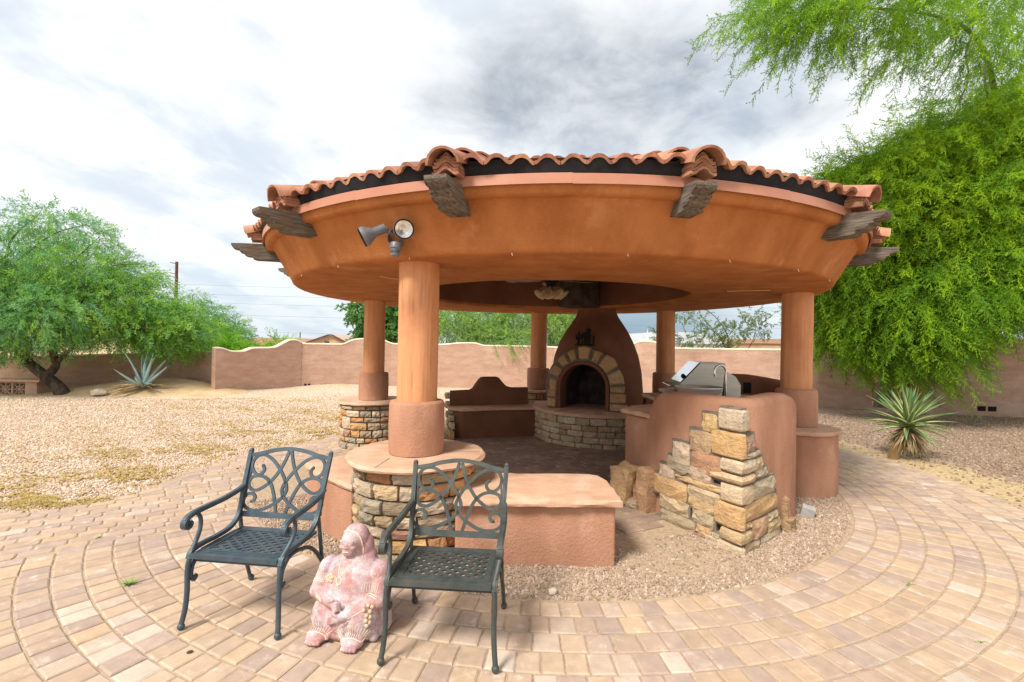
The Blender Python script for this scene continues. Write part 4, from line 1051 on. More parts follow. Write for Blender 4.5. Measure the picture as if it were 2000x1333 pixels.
    plate('small_cactus', [(X(a), Z(b)) for a, b in ((560, 428), (590, 410), (592, 350), (600, 330), (610, 335), (612, 380), (606, 415), (590, 432))])
fireplace()

# ------------------------------------------------------------------ outdoor kitchen
def kitchen():
    A = Vector((1.33, 5.43, 0)); K = Vector((1.985, 3.99, 0)); t = thing('kitchen_counter', 'tall curved stucco counter wall with stepped stone corner facing the path', 'counter', K)
    lp = lambda x, y: (x-K.x, y-K.y)
    path = [lp(*q) for q in ((1.44, 5.47), (1.55, 5.12), (1.64, 4.80), (1.77, 4.50), (1.91, 4.22), (2.02, 4.13), (2.14, 4.22), (2.40, 4.46), (2.68, 4.68), (2.83, 4.86), (2.91, 5.05), (2.97, 5.35))]
    hf = lerp_tab([(0, .93), (.40, .93), (.44, .96), (.50, 1.10), (.56, 1.19), (.64, 1.235), (.8, 1.25), (1.4, 1.26), (1.6, 1.25), (2.25, 1.265), (2.45, 1.22), (2.62, 1.14), (3.2, 1.1)])
    wall_sweep('counter_wall', path, .23, hf, 'stucco_tan', t, z0=-.1, rnd_=.07, step=.05, jit=.003)
    # counter body and slabs
    poly = [lp(1.44, 5.50), lp(1.72, 4.98), lp(2.06, 4.28), lp(2.75, 4.8), lp(3.2, 5.3), lp(3.9, 6.6), lp(3.6, 7.4), lp(2.1, 7.3), lp(2.1, 6.15), lp(1.85, 5.85)]
    n = len(poly); obj('counter_body', [(x, y, -.05) for x, y in poly]+[(x, y, .93) for x, y in poly], [tuple(range(n-1, -1, -1)), tuple(range(n, 2*n))]+[(i, (i+1) % n, n+(i+1) % n, n+i) for i in range(n)], 'stucco_brown_shaded', t)
    slab_poly('counter_slab', [lp(1.27, 5.40), lp(1.50, 4.93), lp(1.80, 5.0), lp(2.3, 4.7), lp(2.85, 5.05), lp(3.35, 5.6), lp(3.8, 6.6), lp(3.55, 7.3), lp(2.02, 7.25), lp(2.02, 6.18), lp(1.78, 5.86), lp(1.45, 5.66)], .93, .985, 'slab', t, 9)
    wall_sweep('splash_wall', [lp(2.95, 7.45), lp(3.5, 7.35), lp(3.85, 7.25), lp(4.1, 7.0), lp(4.15, 6.7), lp(3.9, 6.25)], .24, lerp_tab([(0, 1.29), (.7, 1.29), (1.1, 1.24), (1.4, 1.17), (2.2, 1.14)]), 'stucco_brown_shaded', t, z0=.5, rnd_=.08, step=.06)
    mb = MB(); mt_ = Matrix.Translation((3.62-K.x, 7.19-K.y, 1.09)) @ Matrix.Rotation(-.2, 4, 'Z'); mb.box(-.05, -.015, -.08, .05, .02, .08, mt_); mb.obj('outlet_box', 'black_iron', t)
    # stepped stone corner
    Kf = Vector((1.893, 3.823, 0)); Lf = (Vector((1.5, 4.66, 0))-Kf).normalized(); Rf = (Vector((2.527, 4.345, 0))-Kf).normalized()
    nl = Vector((Lf.y, -Lf.x, 0)); nl = -nl if nl.dot(Vector((-1, -.5, 0))) < 0 else nl
    nr = Vector((Rf.y, -Rf.x, 0)); nr = -nr if nr.y > 0 else nr
    PL = [(0.267, 0.426, 0.952, 1.111), (0.328, 0.57, 0.762, 0.944), (0.577, 0.786, 0.636, 0.79), (0.224, 0.545, 0.579, 0.755), (0.571, 0.843, 0.527, 0.64), (0.766, 0.955, 0.396, 0.533), (0.61, 0.761, 0.488, 0.532), (0.328, 0.574, 0.496, 0.604), (0.225, 0.74, 0.438, 0.49), (0.607, 1.044, 0.243, 0.416), (0.233, 0.58, 0.337, 0.43), (0.29, 0.572, 0.237, 0.33), (0.584, 0.954, 0.112, 0.235), (0.292, 0.526, 0.106, 0.23), (0.501, 0.931, 0.0, 0.10), (0.316, 0.479, 0.013, 0.10), (0.235, 0.31, 0.013, 0.085), (0.386, 0.6, -0.088, 0.005), (0.624, 1.002, -0.131, -.01)]
    cl = [(.72, .5, .24), (.60, .42, .25), (.70, .56, .42), (.62, .34, .20), (.56, .48, .34), (.70, .54, .42), (.36, .29, .2), (.68, .50, .38), (.70, .48, .24), (.70, .45, .21), (.74, .58, .38), (.74, .53, .28), (.74, .58, .36), (.58, .49, .33), (.5, .42, .28), (.66, .44, .24), (.5, .42, .3), (.5, .33, .24), (.34, .28, .2)]
    PR = [(0.075, 0.251, 0.828, 0.966), (0.07, 0.344, 0.778, 0.815), (0.265, 0.413, 0.66, 0.752), (0.26, 0.511, 0.585, 0.65), (0.236, 0.672, 0.405, 0.545), (0.08, 0.713, 0.246, 0.394), (0.06, 0.198, 0.190, 0.232), (0.215, 0.523, 0.07, 0.22), (0.54, 0.748, 0.159, 0.226), (0.54, 0.805, 0.056, 0.147), (0.391, 0.809, -0.051, 0.048), (0.08, 0.364, -0.049, 0.06)]
    cr_ = [(.52, .36, .27), (.6, .52, .38), (.62, .5, .3), (.62, .54, .38), (.64, .56, .40), (.72, .46, .22), (.6, .44, .26), (.60, .38, .23), (.58, .5, .32), (.64, .48, .26), (.56, .47, .32), (.56, .42, .26)]
    Q = [(.238, .10, 1.003, 1.186), (.313, .0, .773, .991), (.213, .246, .652, .765), (.318, .24, .561, .642), (.215, .215, .398, .55), (.268, .02, .188, .39), (.205, .19, .07, .178), (.37, .02, -.06, .06)]
    cq = [(.66, .56, .42), (.72, .46, .20), (.74, .62, .44), (.76, .56, .34), (.76, .60, .40), (.74, .47, .22), (.68, .50, .28), (.72, .58, .40)]
    r = random.Random(12); mm = MB(); dep = .06
    def blk(P0, ax, nn, u0, u1, z0, z1, col):
        cpos = P0+ax*((u0+u1)/2)-nn*.058; w = u1-u0+.004; h = z1-z0+.005
        tg = ax if (Vector((ax.y, -ax.x, 0)).dot(nn) > 0) else -ax
        stone(t, (cpos.x-K.x, cpos.y-K.y, (z0+z1)/2), tg, w, h, .058, col=col, rr=r, tilt=r.uniform(-.02, .02))
        e = .02; d = .020+r.uniform(0, .004); ua = max(u0-e, .05); a = [P0+ax*ua-nn*d, P0+ax*(u1+e)-nn*d, P0+ax*(u1+e)-nn*.13, P0+ax*(ua+.03)-nn*.13]
        a = [Vector((q.x-K.x, q.y-K.y, 0)) for q in a]; mm.add([q+Vector((0, 0, z0-e)) for q in a]+[q+Vector((0, 0, z1+e)) for q in a], [(0, 1, 5, 4), (1, 2, 6, 5), (3, 0, 4, 7), (4, 5, 6, 7)])
    tone = lambda c: tuple(.80*a_+.20*b_ for a_, b_ in zip(c, (.46, .36, .27)))
    cl = [tone(c) for c in cl]; cr_ = [tone(c) for c in cr_]; cq = [tone(c) for c in cq]
    for q, c in zip(PL, cl): blk(Kf, Lf, nl, *q, c)
    for q, c in zip(PR, cr_): blk(Kf, Rf, nr, *q, c)
    for (ul, ur, z0, z1), c in zip(Q, cq):
        ur = max(ur, .062); z0 += .004; z1 -= .004
        def plan(o, sh=0):
            return [Kf+Lf*(ul+sh)-nl*(o), Kf+Lf*(ul*.5)-nl*(o-.006), Kf+(Lf+Rf)*(o+.008), Kf+Rf*(ur*.55)-nr*(o-.004), Kf+Rf*(ur+sh)-nr*o, Kf+Rf*ur-nr*.12, Kf+(Lf+Rf)*.17, Kf+Lf*ul-nl*.12]
        rows = []
        for z, o, sh in ((z0, .012, -.004), (z0+.014, -.002, 0), ((z0+z1)/2, -.008, 0), (z1-.014, -.002, 0), (z1, .012, -.004)):
            rows.append([Vector((p.x-K.x+r.uniform(-.006, .006), p.y-K.y+r.uniform(-.006, .006), z+r.uniform(-.003, .003))) for p in plan(o, sh)])
        v = [p for q in rows for p in q]; n = 8
        f = [(i*n+k, i*n+(k+1) % n, (i+1)*n+(k+1) % n, (i+1)*n+k) for i in range(4) for k in range(n)]+[tuple(range(n-1, -1, -1)), tuple(range(4*n, 5*n))]
        o = obj('quoin_stone', v, f, 'stone', t, color=c); o.data.validate()
        mz = [Vector((p.x-K.x, p.y-K.y, 0)) for p in (Kf+Lf*(ul+.015)-nl*.024, Kf+(Lf+Rf)*.03, Kf+Rf*(ur+.015)-nr*.024, Kf+Rf*ur-nr*.14, Kf+(Lf+Rf)*.2, Kf+Lf*ul-nl*.14)]
        mm.add([p+Vector((0, 0, z0-.02)) for p in mz]+[p+Vector((0, 0, z1+.015)) for p in mz], [(0, 1, 7, 6), (1, 2, 8, 7), (2, 3, 9, 8), (5, 0, 6, 11), (6, 7, 8, 9, 10, 11)])
    mm.obj('mortar', 'mortar', t)
    # boulders of the stub wall that closes the entry
    def boulder(p, w, d, h, col, rz, seed):
        rr = random.Random(seed); bm = bmesh.new(); bmesh.ops.create_cube(bm, size=1); bmesh.ops.subdivide_edges(bm, edges=bm.edges[:], cuts=3, use_grid_fill=True)
        for v in bm.verts:
            q = v.co; L_ = q.length; k = .5/max(abs(q.x), abs(q.y), abs(q.z)); q *= (1-.38*max(0, (L_-.5)))*(1+.07*math.sin(q.x*9+seed)+.06*math.sin(q.z*8+q.y*7+seed*2))
            q.x += rr.uniform(-.04, .04); q.y += rr.uniform(-.04, .04); q.z += rr.uniform(-.04, .04); q.x *= w; q.y *= d; q.z *= h
        me = bpy.data.meshes.new('boulder'); bm.to_mesh(me); bm.free(); link('boulder', me, 'stone', t, loc=(p[0]-K.x, p[1]-K.y, p[2]), rot=(rr.uniform(-.1, .1), rr.uniform(-.15, .15), rz), color=col)
    boulder((1.47, 4.93, .19), .24, .3, .50, (.60, .38, .22), -1.1, 3); boulder((1.24, 5.08, .235), .26, .26, .36, (.66, .44, .24), -.9, 4)
    boulder((1.30, 5.0, .03), .24, .2, .13, (.5, .4, .27), -.8, 5); boulder((2.60, 4.47, .16), .07, .12, .24, (.42, .28, .16), .7, 6); boulder((2.60, 4.45, .02), .16, .2, .18, (.42, .29, .17), .7, 7)
kitchen()
def grill():
    t = thing('gas_grill', 'stainless steel gas grill with sloping lid set in the counter', 'grill', (2.20, 6.22, .085), R_(-8)); t.scale = (.82, .82, .93)
    # x runs back from the cook, y across the lid
    def side(prof, y0, y1, name, mat, bv=.006):
        n = len(prof); v = [(x, y, z) for y in (y0, y1) for x, z in prof]
        return bevel(obj(name, v, [tuple(range(n)), tuple(range(2*n-1, n-1, -1))]+[((i+1) % n, i, n+i, n+(i+1) % n) for i in range(n)], mat, t), bv, 2)
    side([(.06, 1.10), (.06, 1.22), (.36, 1.515), (.74, 1.515), (.70, 1.10)], 0, .78, 'lid', 'steel')
    side([(.72, .99), (.755, 1.40), (.90, 1.33), (.98, 1.21), (.98, .99)], .012, .768, 'rear_hood', 'steel')
    side([(.0, .99), (.0, 1.08), (.70, 1.095), (.70, .99)], .012, .768, 'firebox_body', 'steel')
    mb = MB(); a = Vector((.052, 0, 1.235)); b = Vector((.345, 0, 1.523)); mb.add([a+Vector((0, .012, 0)), b+Vector((0, .012, 0)), b+Vector((0, .768, 0)), a+Vector((0, .768, 0))], [(0, 1, 2, 3)]); mb.obj('lid_front', 'steel_mirror', t)
    mb = MB(); mb.ball((.12, .14, 1.315), .035, 12, 8); o = mb.obj('thermometer', 'black_iron', t)
    mb = MB(); mb.tube([(-.10, .05, 1.165), (-.10, .73, 1.165)], .014, 10); mb.tube([(-.10, .07, 1.165), (.06, .07, 1.175)], .010, 8); mb.tube([(-.10, .71, 1.165), (.06, .71, 1.175)], .010, 8); autosmooth(mb.obj('lid_handle', 'steel_mirror', t))
    side([(-.17, 1.05), (-.16, 1.075), (.02, 1.085), (.02, .99), (-.06, .975)], 0, .78, 'control_panel', 'steel')
    for k in range(4):
        mb = MB(); mb.tube([(-.115, .12+.18*k, 1.01), (-.155, .12+.18*k, .99)], .024, 12); mb.obj('knob', 'black_iron', t)
grill()
def sink():
    t = thing('bar_sink', 'round steel bar sink with raised rim and gooseneck faucet beside the grill', 'sink', (2.20, 5.50, 1.035))
    mb = MB(); mb.lathe([(.12, .0), (.20, .10), (.252, .195), (.262, .205), (.266, .195), (.262, .188), (.256, .19), (.21, .09), (.13, -.012), (.01, -.012)], 40); autosmooth(mb.obj('bowl', 'steel', t), 50)
    mb = MB(); mb.lathe([(.01, .004), (.12, .001)], 24); mb.obj('bowl_floor', 'steel_mirror', t)
    fa = link('faucet', None, None, t, loc=(.30, -.03, 0), rot=(0, 0, .25))
    pts = [(0, 0, .05), (0, 0, .16), (.004, 0, .30), (0, 0, .38)]+[(-.075+.075*math.cos(a), 0, .385+.075*math.sin(a)) for a in [R_(q) for q in range(15, 181, 15)]]+[(-.150, 0, .36), (-.150, 0, .335)]
    mb = MB(); mb.tube(pts, .0125, 12); autosmooth(mb.obj('gooseneck', 'steel_mirror', fa))
    mb = MB(); mb.lathe([(.022, 0), (.024, .03), (.018, .045), (.02, .06), (.013, .075)], 16); autosmooth(mb.obj('faucet_base', 'steel_mirror', fa))
    mb = MB(); mb.lathe([(.015, .325), (.017, .35), (.013, .36)], 14, (-.150, 0, 0)); mb.obj('aerator', 'steel_mirror', fa)
    mb = MB(); mb.tube([(.01, .02, .05), (.03, .07, .065)], .006, 8); mb.obj('lever', 'steel_mirror', fa)
sink()
def fan():
    t = thing('ceiling_fan', 'ceiling fan with four cream glass bell shades hanging inside the pavilion', 'ceiling fan', (.565, 6.95, -.055))
    mb = MB(); mb.tube([(0, 0, 3.12), (0, 0, 2.80)], .014, 10); mb.obj('downrod', 'black_iron', t)
    mb = MB(); mb.lathe([(.01, 2.81), (.08, 2.80), (.12, 2.76), (.12, 2.70), (.07, 2.66), (.06, 2.60), (.035, 2.58), (.01, 2.575)], 28); autosmooth(mb.obj('motor_housing', 'black_iron', t), 40)
    for k in range(5):
        a = R_(20+72*k); mt_ = Matrix.Rotation(a, 4, 'Z') @ Matrix.Translation((0, 0, 2.72)) @ Matrix.Rotation(R_(12), 4, 'X'); mb = MB()
        v = [(.15, -.045, 0), (.22, -.06, 0), (.62, -.075, 0), (.68, -.05, 0), (.70, 0, 0), (.68, .05, 0), (.62, .075, 0), (.22, .06, 0), (.15, .045, 0)]; n = len(v)
        mb.add([mt_ @ Vector((x, y, z)) for z in (-.004, .004) for x, y, _ in v], [tuple(range(n-1, -1, -1)), tuple(range(n, 2*n))]+[(i, (i+1) % n, n+(i+1) % n, n+i) for i in range(n)]); mb.obj('fan_blade', 'blade_wood', t)
    for k in range(4):
        a = R_(-135+78*k-30) if False else R_((-150, -108, -66, -20)[k]); d = Vector((math.cos(a), math.sin(a), 0)); p0 = Vector((0, 0, 2.61)); ax = (d*.72+Vector((0, 0, -.7))).normalized()
        mb = MB(); mb.tube(crv([p0+d*.03, p0+d*.07+Vector((0, 0, .01)), p0+d*.09+Vector((0, 0, -.02))], 4), .009, 8); arm = mb.obj('shade_arm', 'black_iron', t)
        q = ax.to_track_quat('Z', 'Y').to_matrix().to_4x4(); mt_ = Matrix.Translation(p0+d*.085+Vector((0, 0, -.01))) @ q; mb = MB()
        mb.lathe([(1.28*a_, 1.28*b_) for a_, b_ in ((.018, 0), (.03, .015), (.042, .05), (.048, .085), (.062, .115), (.072, .128), (.068, .127), (.058, .113), (.044, .085), (.038, .05), (.026, .02))], 24, mtx=mt_); autosmooth(mb.obj('glass_shade', 'shade_glass', arm), 60)
fan()
def floodlight():
    t = thing('security_light', 'grey twin head security light with motion sensor on the eave band', 'floodlight', (-.935, 3.755, 2.535)); t.scale = (1.1, 1.1, 1.1)
    mb = MB(); mt_ = Matrix.Rotation(R_(-25), 4, 'Z'); mb.lathe([(.001, -.035), (.05, -.035), (.055, -.02), (.055, .04)], 24, mtx=mt_ @ Matrix.Rotation(R_(90), 4, 'X')); autosmooth(mb.obj('mounting_box', 'lamp_grey', t), 40)
    def head(name, base, ax, lens):
        ax = Vector(ax).normalized(); mt_ = Matrix.Translation(base) @ ax.to_track_quat('Z', 'Y').to_matrix().to_4x4()
        mb = MB(); mb.lathe([(.001, 0), (.030, 0), (.033, .005), (.033, .085), (.036, .09), (.066, .145), (.070, .15), (.070, .175), (.062, .175), (.060, .168)], 30, mtx=mt_); h = autosmooth(mb.obj(name, 'lamp_grey', t), 40)
        mb = MB(); mb.lathe([(.0685, .1755), (.0685, .182), (.061, .1815), (.059, .176)], 30, mtx=mt_); mb.obj('rubber_ring', 'black_iron', h)
        mb = MB(); mb.lathe([(.060, .172), (.045, .168), (.03, .158), (.015, .150), (.001, .148)], 28, mtx=mt_); mb.obj('lens', 'lens', h, smooth=True)
    # right head looks at the camera, left head turned down to the left
    head('lamp_head', (.035, -.035, .045), (.32, -.86, -.12), 1)
    head('lamp_head', (-.06, -.09, .055), (-.80, -.22, -.42), 1)
    for p in (((0, -.03, .02), (.02, -.04, .04), (.035, -.035, .05)), ((-.02, -.03, .02), (-.045, -.06, .03), (-.06, -.085, .05))):
        mb = MB(); mb.tube(p, .011, 8); mb.ball(p[1], .016); mb.obj('knuckle', 'lamp_grey', t)
    mb = MB(); mt_ = Matrix.Translation((.005, -.055, -.075)) @ Matrix.Rotation(R_(-10), 4, 'Z') @ Matrix.Rotation(R_(-8), 4, 'X')
    mb.lathe([(.001, .03), (.040, .03), (.044, .024), (.044, -.012), (.036, -.02), (.034, -.055), (.028, -.066), (.001, -.068)], 20, mtx=mt_); autosmooth(mb.obj('motion_sensor', 'lamp_grey', t), 35)
    mb = MB(); mb.lathe([(.0352, -.022), (.0352, -.05)], 16, a0=R_(200), a1=R_(340), mtx=mt_); mb.obj('sensor_window', 'glass_dark', t)
floodlight()
#--PART4--
# ------------------------------------------------------------------ metal armchairs
def make_chair(label, mat, loc, rz, group):
    t = thing('garden_chair', label, 'chair', loc, rz, group)
    # x across, y towards the back, origin between the front feet
    for s in (-1, 1):
        mb = MB(); p = crv([(s*.262, .03, .425), (s*.286, .005, .40), (s*.292, -.004, .33), (s*.290, -.006, .22), (s*.294, -.012, .12), (s*.302, -.026, .045), (s*.304, -.034, .022)], 5)
        mb.tube(p, [.0155]*4+[.0145]*(len(p)-8)+[.013]*4, 8); mb.ball((s*.304, -.030, .021), .021, 10, 7); autosmooth(mb.obj('front_leg', mat, t), 60)
        mb = MB(); p = crv([(s*.283, .012, .285), (s*.283, .035, .262), (s*.283, .055, .275), (s*.283, .042, .292)], 5); mb.tube(p, .0095, 7); mb.ball((s*.283, .036, .279), .014, 8, 6)
        p = crv([(s*.286, .012, .288), (s*.286, .03, .36), (s*.285, .10, .412), (s*.284, .22, .405), (s*.284, .34, .36), (s*.286, .44, .26), (s*.290, .51, .14), (s*.292, .545, .05), (s*.292, .562, .02)], 5)
        mb.tube(p, .0125, 8); mb.ball((s*.292, .562, .021), .021, 10, 7); autosmooth(mb.obj('rear_leg', mat, t), 60)
        mb = MB(); p = crv([(s*.290, .0, .40), (s*.291, .025, .44), (s*.289, .10, .452), (s*.285, .22, .452), (s*.281, .33, .465), (s*.281, .395, .505), (s*.284, .432, .57), (s*.288, .465, .68), (s*.293, .515, .82), (s*.297, .548, .915)], 5)
        mb.strap([q for q in p], .024, .026, (1, 0, 0)); mb.tube(p, .0145, 8); mb.ball((s*.297, .552, .922), .017, 8, 6)
        mb.strap([(s*.284, .425, .53), (s*.288, .47, .24), (s*.289, .485, .19)], .022, .016, (1, 0, 0)); autosmooth(mb.obj('back_post', mat, t), 50)
        mb = MB(); p = crv([(s*.291, .478, .70), (s*.300, .42, .678), (s*.308, .30, .660), (s*.313, .16, .655), (s*.315, .06, .650), (s*.315, .005, .632), (s*.315, -.012, .602), (s*.315, .003, .580), (s*.315, .028, .583), (s*.315, .034, .603), (s*.315, .018, .611)], 6)
        n = len(p); mb.strap(p, .020, .034, (1, 0, 0)); mb.strap(p[:int(n*.55)], .030, .022, (1, 0, 0))
        p = crv([(s*.313, .085, .648), (s*.312, .112, .60), (s*.308, .105, .54), (s*.298, .065, .485), (s*.290, .025, .445), (s*.288, .006, .41)], 5); mb.tube(p, .0125, 8); autosmooth(mb.obj('armrest', mat, t), 50)
    # seat with woven lattice cast in one piece
    mb = MB(); z0, z1 = .418, .434
    mb.strap([(-.275, .005, .421), (.275, .005, .421)], .030, .026, (0, 0, 1)); mb.box(-.272, .018, z0, .272, .075, z1); mb.box(-.272, .372, z0, .272, .43, z1)
    mb.box(-.276, .0755, z0+.001, -.222, .3715, z1+.001); mb.box(.222, .0755, z0+.001, .276, .3715, z1+.001)
    mb.box(-.235, .030, z1, .235, .036, z1+.003); mb.box(-.235, .052, z1, .235, .058, z1+.003)
    mb.box(-.258, .03, z1+.001, -.251, .40, z1+.0035); mb.box(.251, .03, z1+.001, .258, .40, z1+.0035)
    x0, x1, y0, y1 = -.226, .226, .072, .376
    for sgn, zz in ((1, .4262), (-1, .4255)):
        k = -.9
        while k < .9:
            # line y = y0 + sgn*(x-k)*.78
            pts = []
            for x in np.linspace(x0, x1, 80):
                y = (y0+y1)/2+sgn*(x-k)*.80
                if y0 <= y <= y1: pts.append((x, y))
            if len(pts) > 2: mb.strap([(pts[0][0], pts[0][1], zz), (pts[-1][0], pts[-1][1], zz)], .0185, .010, (0, 0, 1))
            k += .0745
    autosmooth(mb.obj('seat', mat, t), 30)
    mb = MB(); mb.tube([(-.284, .03, .385), (.284, .03, .385)], .008, 6); mb.obj('under_rail', mat, t)
    # scrolled back, leaning
    def B(px, py): return Vector(((px-655)/225*.287, .437+.118*(545-py)/350*1.0, .525+(545-py)/350*.415))
    nrm = (B(655, 545)-B(655, 195)).cross(Vector((1, 0, 0))).normalized()
    fr = MB(); fr.strap([B(440, 552), B(870, 552)], .036, .017, nrm)
    fr.strap(crv([B(432, 236), B(500, 222), B(560, 205), B(655, 193), B(750, 205), B(810, 222), B(878, 236)], 5), .026, .018, nrm)
    fr.strap([B(450, 250), B(429, 540)], .012, .013, nrm); fr.strap([B(860, 250), B(881, 540)], .012, .013, nrm); autosmooth(fr.obj('back_frame', mat, t), 40)
    for s in (-1, 1):
        f = lambda pts: [B(655+s*(x-655), y) for x, y in pts]
        mb = MB(); mb.strap(crv(f([(648, 205), (634, 255), (612, 310), (580, 362), (545, 398), (500, 425), (462, 420), (443, 392), (455, 360), (492, 348), (535, 356), (572, 388), (600, 445), (618, 500), (630, 545)]), 5), .0205, .012, nrm)
        mb.strap(crv(f([(508, 290), (520, 312), (508, 336), (478, 340), (450, 312), (446, 272), (470, 240), (515, 235), (560, 258), (600, 296), (632, 336), (655, 375), (668, 415), (655, 450), (628, 478), (590, 505), (540, 528), (480, 530), (440, 508), (432, 476), (448, 450), (475, 444), (495, 460), (490, 482), (476, 486)]), 5), .0198, .0128, nrm)
        mb.ball(B(655+s*(508-655), 291), .011, 7, 5); mb.ball(B(655+s*(478-655), 486), .011, 7, 5); autosmooth(mb.obj('back_scroll', mat, t), 40)
    return t
make_chair('slate blue cast metal armchair standing left of the pink clay figure', 'iron', (-1.606, 2.745, 0), R_(-7.0), 'cast metal armchairs on the pavers')
make_chair('grey green cast metal armchair standing right of the pink clay figure', 'iron_green', (-.361, 2.487, 0), R_(-4.5), 'cast metal armchairs on the pavers')

# ------------------------------------------------------------------ clay figure
def figure_mat():
    mt, N, L, B = node_mat('pink_clay'); tc = N.new('ShaderNodeTexCoord'); sep = N.new('ShaderNodeSeparateXYZ'); L.new(tc.outputs['Object'], sep.inputs[0])
    def noise(sc, de=6, ro=.65, st=None):
        v = tc.outputs['Object']
        if st: mp = N.new('ShaderNodeMapping'); L.new(v, mp.inputs[0]); mp.inputs[3].default_value = st; v = mp.outputs[0]
        n = N.new('ShaderNodeTexNoise'); n.inputs['Scale'].default_value = sc; n.inputs['Detail'].default_value = de; n.inputs['Roughness'].default_value = ro; L.new(v, n.inputs[0]); return n.outputs[0]
    def mr(v, a, b, c=0, d=1):
        n = N.new('ShaderNodeMapRange'); L.new(v, n.inputs[0])
        for i, q in enumerate((a, b, c, d)): n.inputs[i+1].default_value = q
        return n.outputs[0]
    def mix(f, a, b):
        n = N.new('ShaderNodeMix'); n.data_type = 'RGBA'
        for i, q in ((0, f), (6, a), (7, b)):
            if isinstance(q, tuple): n.inputs[i].default_value = q+(1,)
            else: L.new(q, n.inputs[i])
        return n.outputs[2]
    c = mix(mr(noise(7), .40, .62), (.43, .20, .18), (.44, .30, .30))
    c = mix(mr(noise(8, 7, .75), .47, .60, 0, .75), c, (.60, .50, .50))
    c = mix(mr(noise(5, 6, .7), .53, .68, 0, .85), c, (.22, .15, .19))
    c = mix(mr(noise(60, 4, .7), .54, .66, 0, .3), c, (.80, .70, .67))
    L.new(c, B.inputs['Base Color']); B.inputs['Roughness'].default_value = .85
    b = N.new('ShaderNodeBump'); b.inputs['Strength'].default_value = .7; b.inputs['Distance'].default_value = .004; L.new(noise(90, 5, .7), b.inputs['Height']); L.new(b.outputs[0], B.inputs['Normal'])
    return mt
M['pink_clay'] = figure_mat()
def statue():
    t = thing('clay_figure', 'weathered pink clay figure of a seated hooded woman between the two metal chairs', 'statue', (-.915, 2.82, 0), R_(-10)); t.scale = (1.02, .96, .95)
    mb = MB()
    def ell(c, r, n=20, m=14, rot=None):
        v0 = len(mb.v); mb.ball((0, 0, 0), 1, n, m)
        Mx = Matrix.Translation(c) @ (Euler(rot).to_matrix().to_4x4() if rot else Matrix()) @ Matrix.Diagonal((r[0], r[1], r[2], 1))
        for i in range(v0, len(mb.v)): mb.v[i] = tuple(Mx @ Vector(mb.v[i]))
    def cap(a, b, r0, r1, k=7):
        a, b = Vector(a), Vector(b)
        for i in range(k+1): s = i/k; ell(a.lerp(b, s), [r0+(r1-r0)*s]*3, 12, 8)
    # robe body
    mb.lathe([(.001, .0), (.20, .0), (.215, .03), (.212, .10), (.203, .19), (.192, .27), (.18, .33), (.155, .385), (.12, .425), (.085, .45), (.06, .47), (.001, .475)], 40)
    for i in range(len(mb.v)):
        x, y, z = mb.v[i]; mb.v[i] = (x*1.04, y*.80-.01*(z < .2), z)
    ell((0, .0, .13), (.205, .185, .17)); ell((.15, 0, .36), (.07, .085, .07)); ell((-.15, -.01, .36), (.07, .08, .07))
    ell((-.12, -.10, .12), (.088, .085, .12)); ell((.10, -.115, .13), (.10, .085, .13))
    ell((0, -.07, .05), (.185, .125, .075)); ell((-.02, -.11, .10), (.13, .09, .11))
    # head, hood and hair
    cap((-.012, -.005, .44), (-.014, -.015, .50), .055, .055); ell((-.016, -.028, .535), (.060, .066, .078)); ell((-.006, .012, .548), (.079, .078, .092)); ell((.03, .03, .49), (.066, .062, .10)); ell((.045, .035, .42), (.07, .06, .09)); ell((-.035, .03, .45), (.06, .05, .09))
    ell((-.018, -.070, .492), (.034, .026, .026))                                         # chin and jaw
    ell((-.019, -.088, .538), (.0105, .012, .022)); ell((-.019, -.092, .524), (.014, .010, .009)) # nose
    for s in (-1, 1):
        ell((-.018+s*.027, -.084, .553), (.0165, .010, .007)); ell((-.018+s*.026, -.087, .5665), (.021, .008, .005)); ell((-.018+s*.033, -.074, .522), (.018, .018, .016))
    ell((-.018, -.092, .5035), (.018, .008, .0048)); ell((-.018, -.091, .4955), (.0155, .008, .0048))
    # arms and hands
    cap((-.165, -.02, .36), (-.195, -.085, .245), .052, .045); cap((-.195, -.085, .245), (-.075, -.168, .235), .042, .030); ell((-.045, -.180, .232), (.034, .022, .028))
    cap((.165, -.02, .36), (.185, -.10, .235), .052, .046); cap((.185, -.10, .235), (.02, -.185, .165), .043, .031); ell((-.015, -.198, .155), (.036, .023, .030))
    for k in range(4):
        z = .253-.0145*k; cap((-.035, -.199, z), (-.010, -.207, z-.002), .0078, .0078, 3); cap((-.010, -.207, z-.002), (.004, -.192, z-.006), .0076, .0065, 3)
        z = .178-.014*k; cap((-.03, -.214, z), (-.053, -.212, z-.008), .0078, .0075, 3); cap((-.053, -.212, z-.008), (-.062, -.196, z-.012), .0072, .0062, 3)
    cap((-.055, -.195, .252), (-.028, -.208, .268), .0095, .0075, 3); cap((-.01, -.212, .178), (-.028, -.216, .196), .0095, .0075, 3)
    # folds and feet
    cap((.0, -.175, .13), (.03, -.205, .035), .022, .012); cap((-.02, -.165, .13), (-.07, -.19, .03), .02, .012); cap((.15, -.10, .17), (.17, -.12, .03), .03, .03); cap((.13, -.155, .22), (.02, -.19, .12), .022, .014)
    for cx, cy in ((-.135, -.185), (.085, -.20)):
        ell((cx, cy, .032), (.062, .055, .036))
        for k in range(5): ell((cx-.036+.018*k, cy-.045-(.006 if k in (1, 2, 3) else 0), .017), (.0095, .016, .012))
    me = mesh('figure_body', mb.v, mb.f); tmp = bpy.data.objects.new('tmp', me); COL.objects.link(tmp)
    md = tmp.modifiers.new('r', 'REMESH'); md.mode = 'VOXEL'; md.voxel_size = .0052; md.use_smooth_shade = True
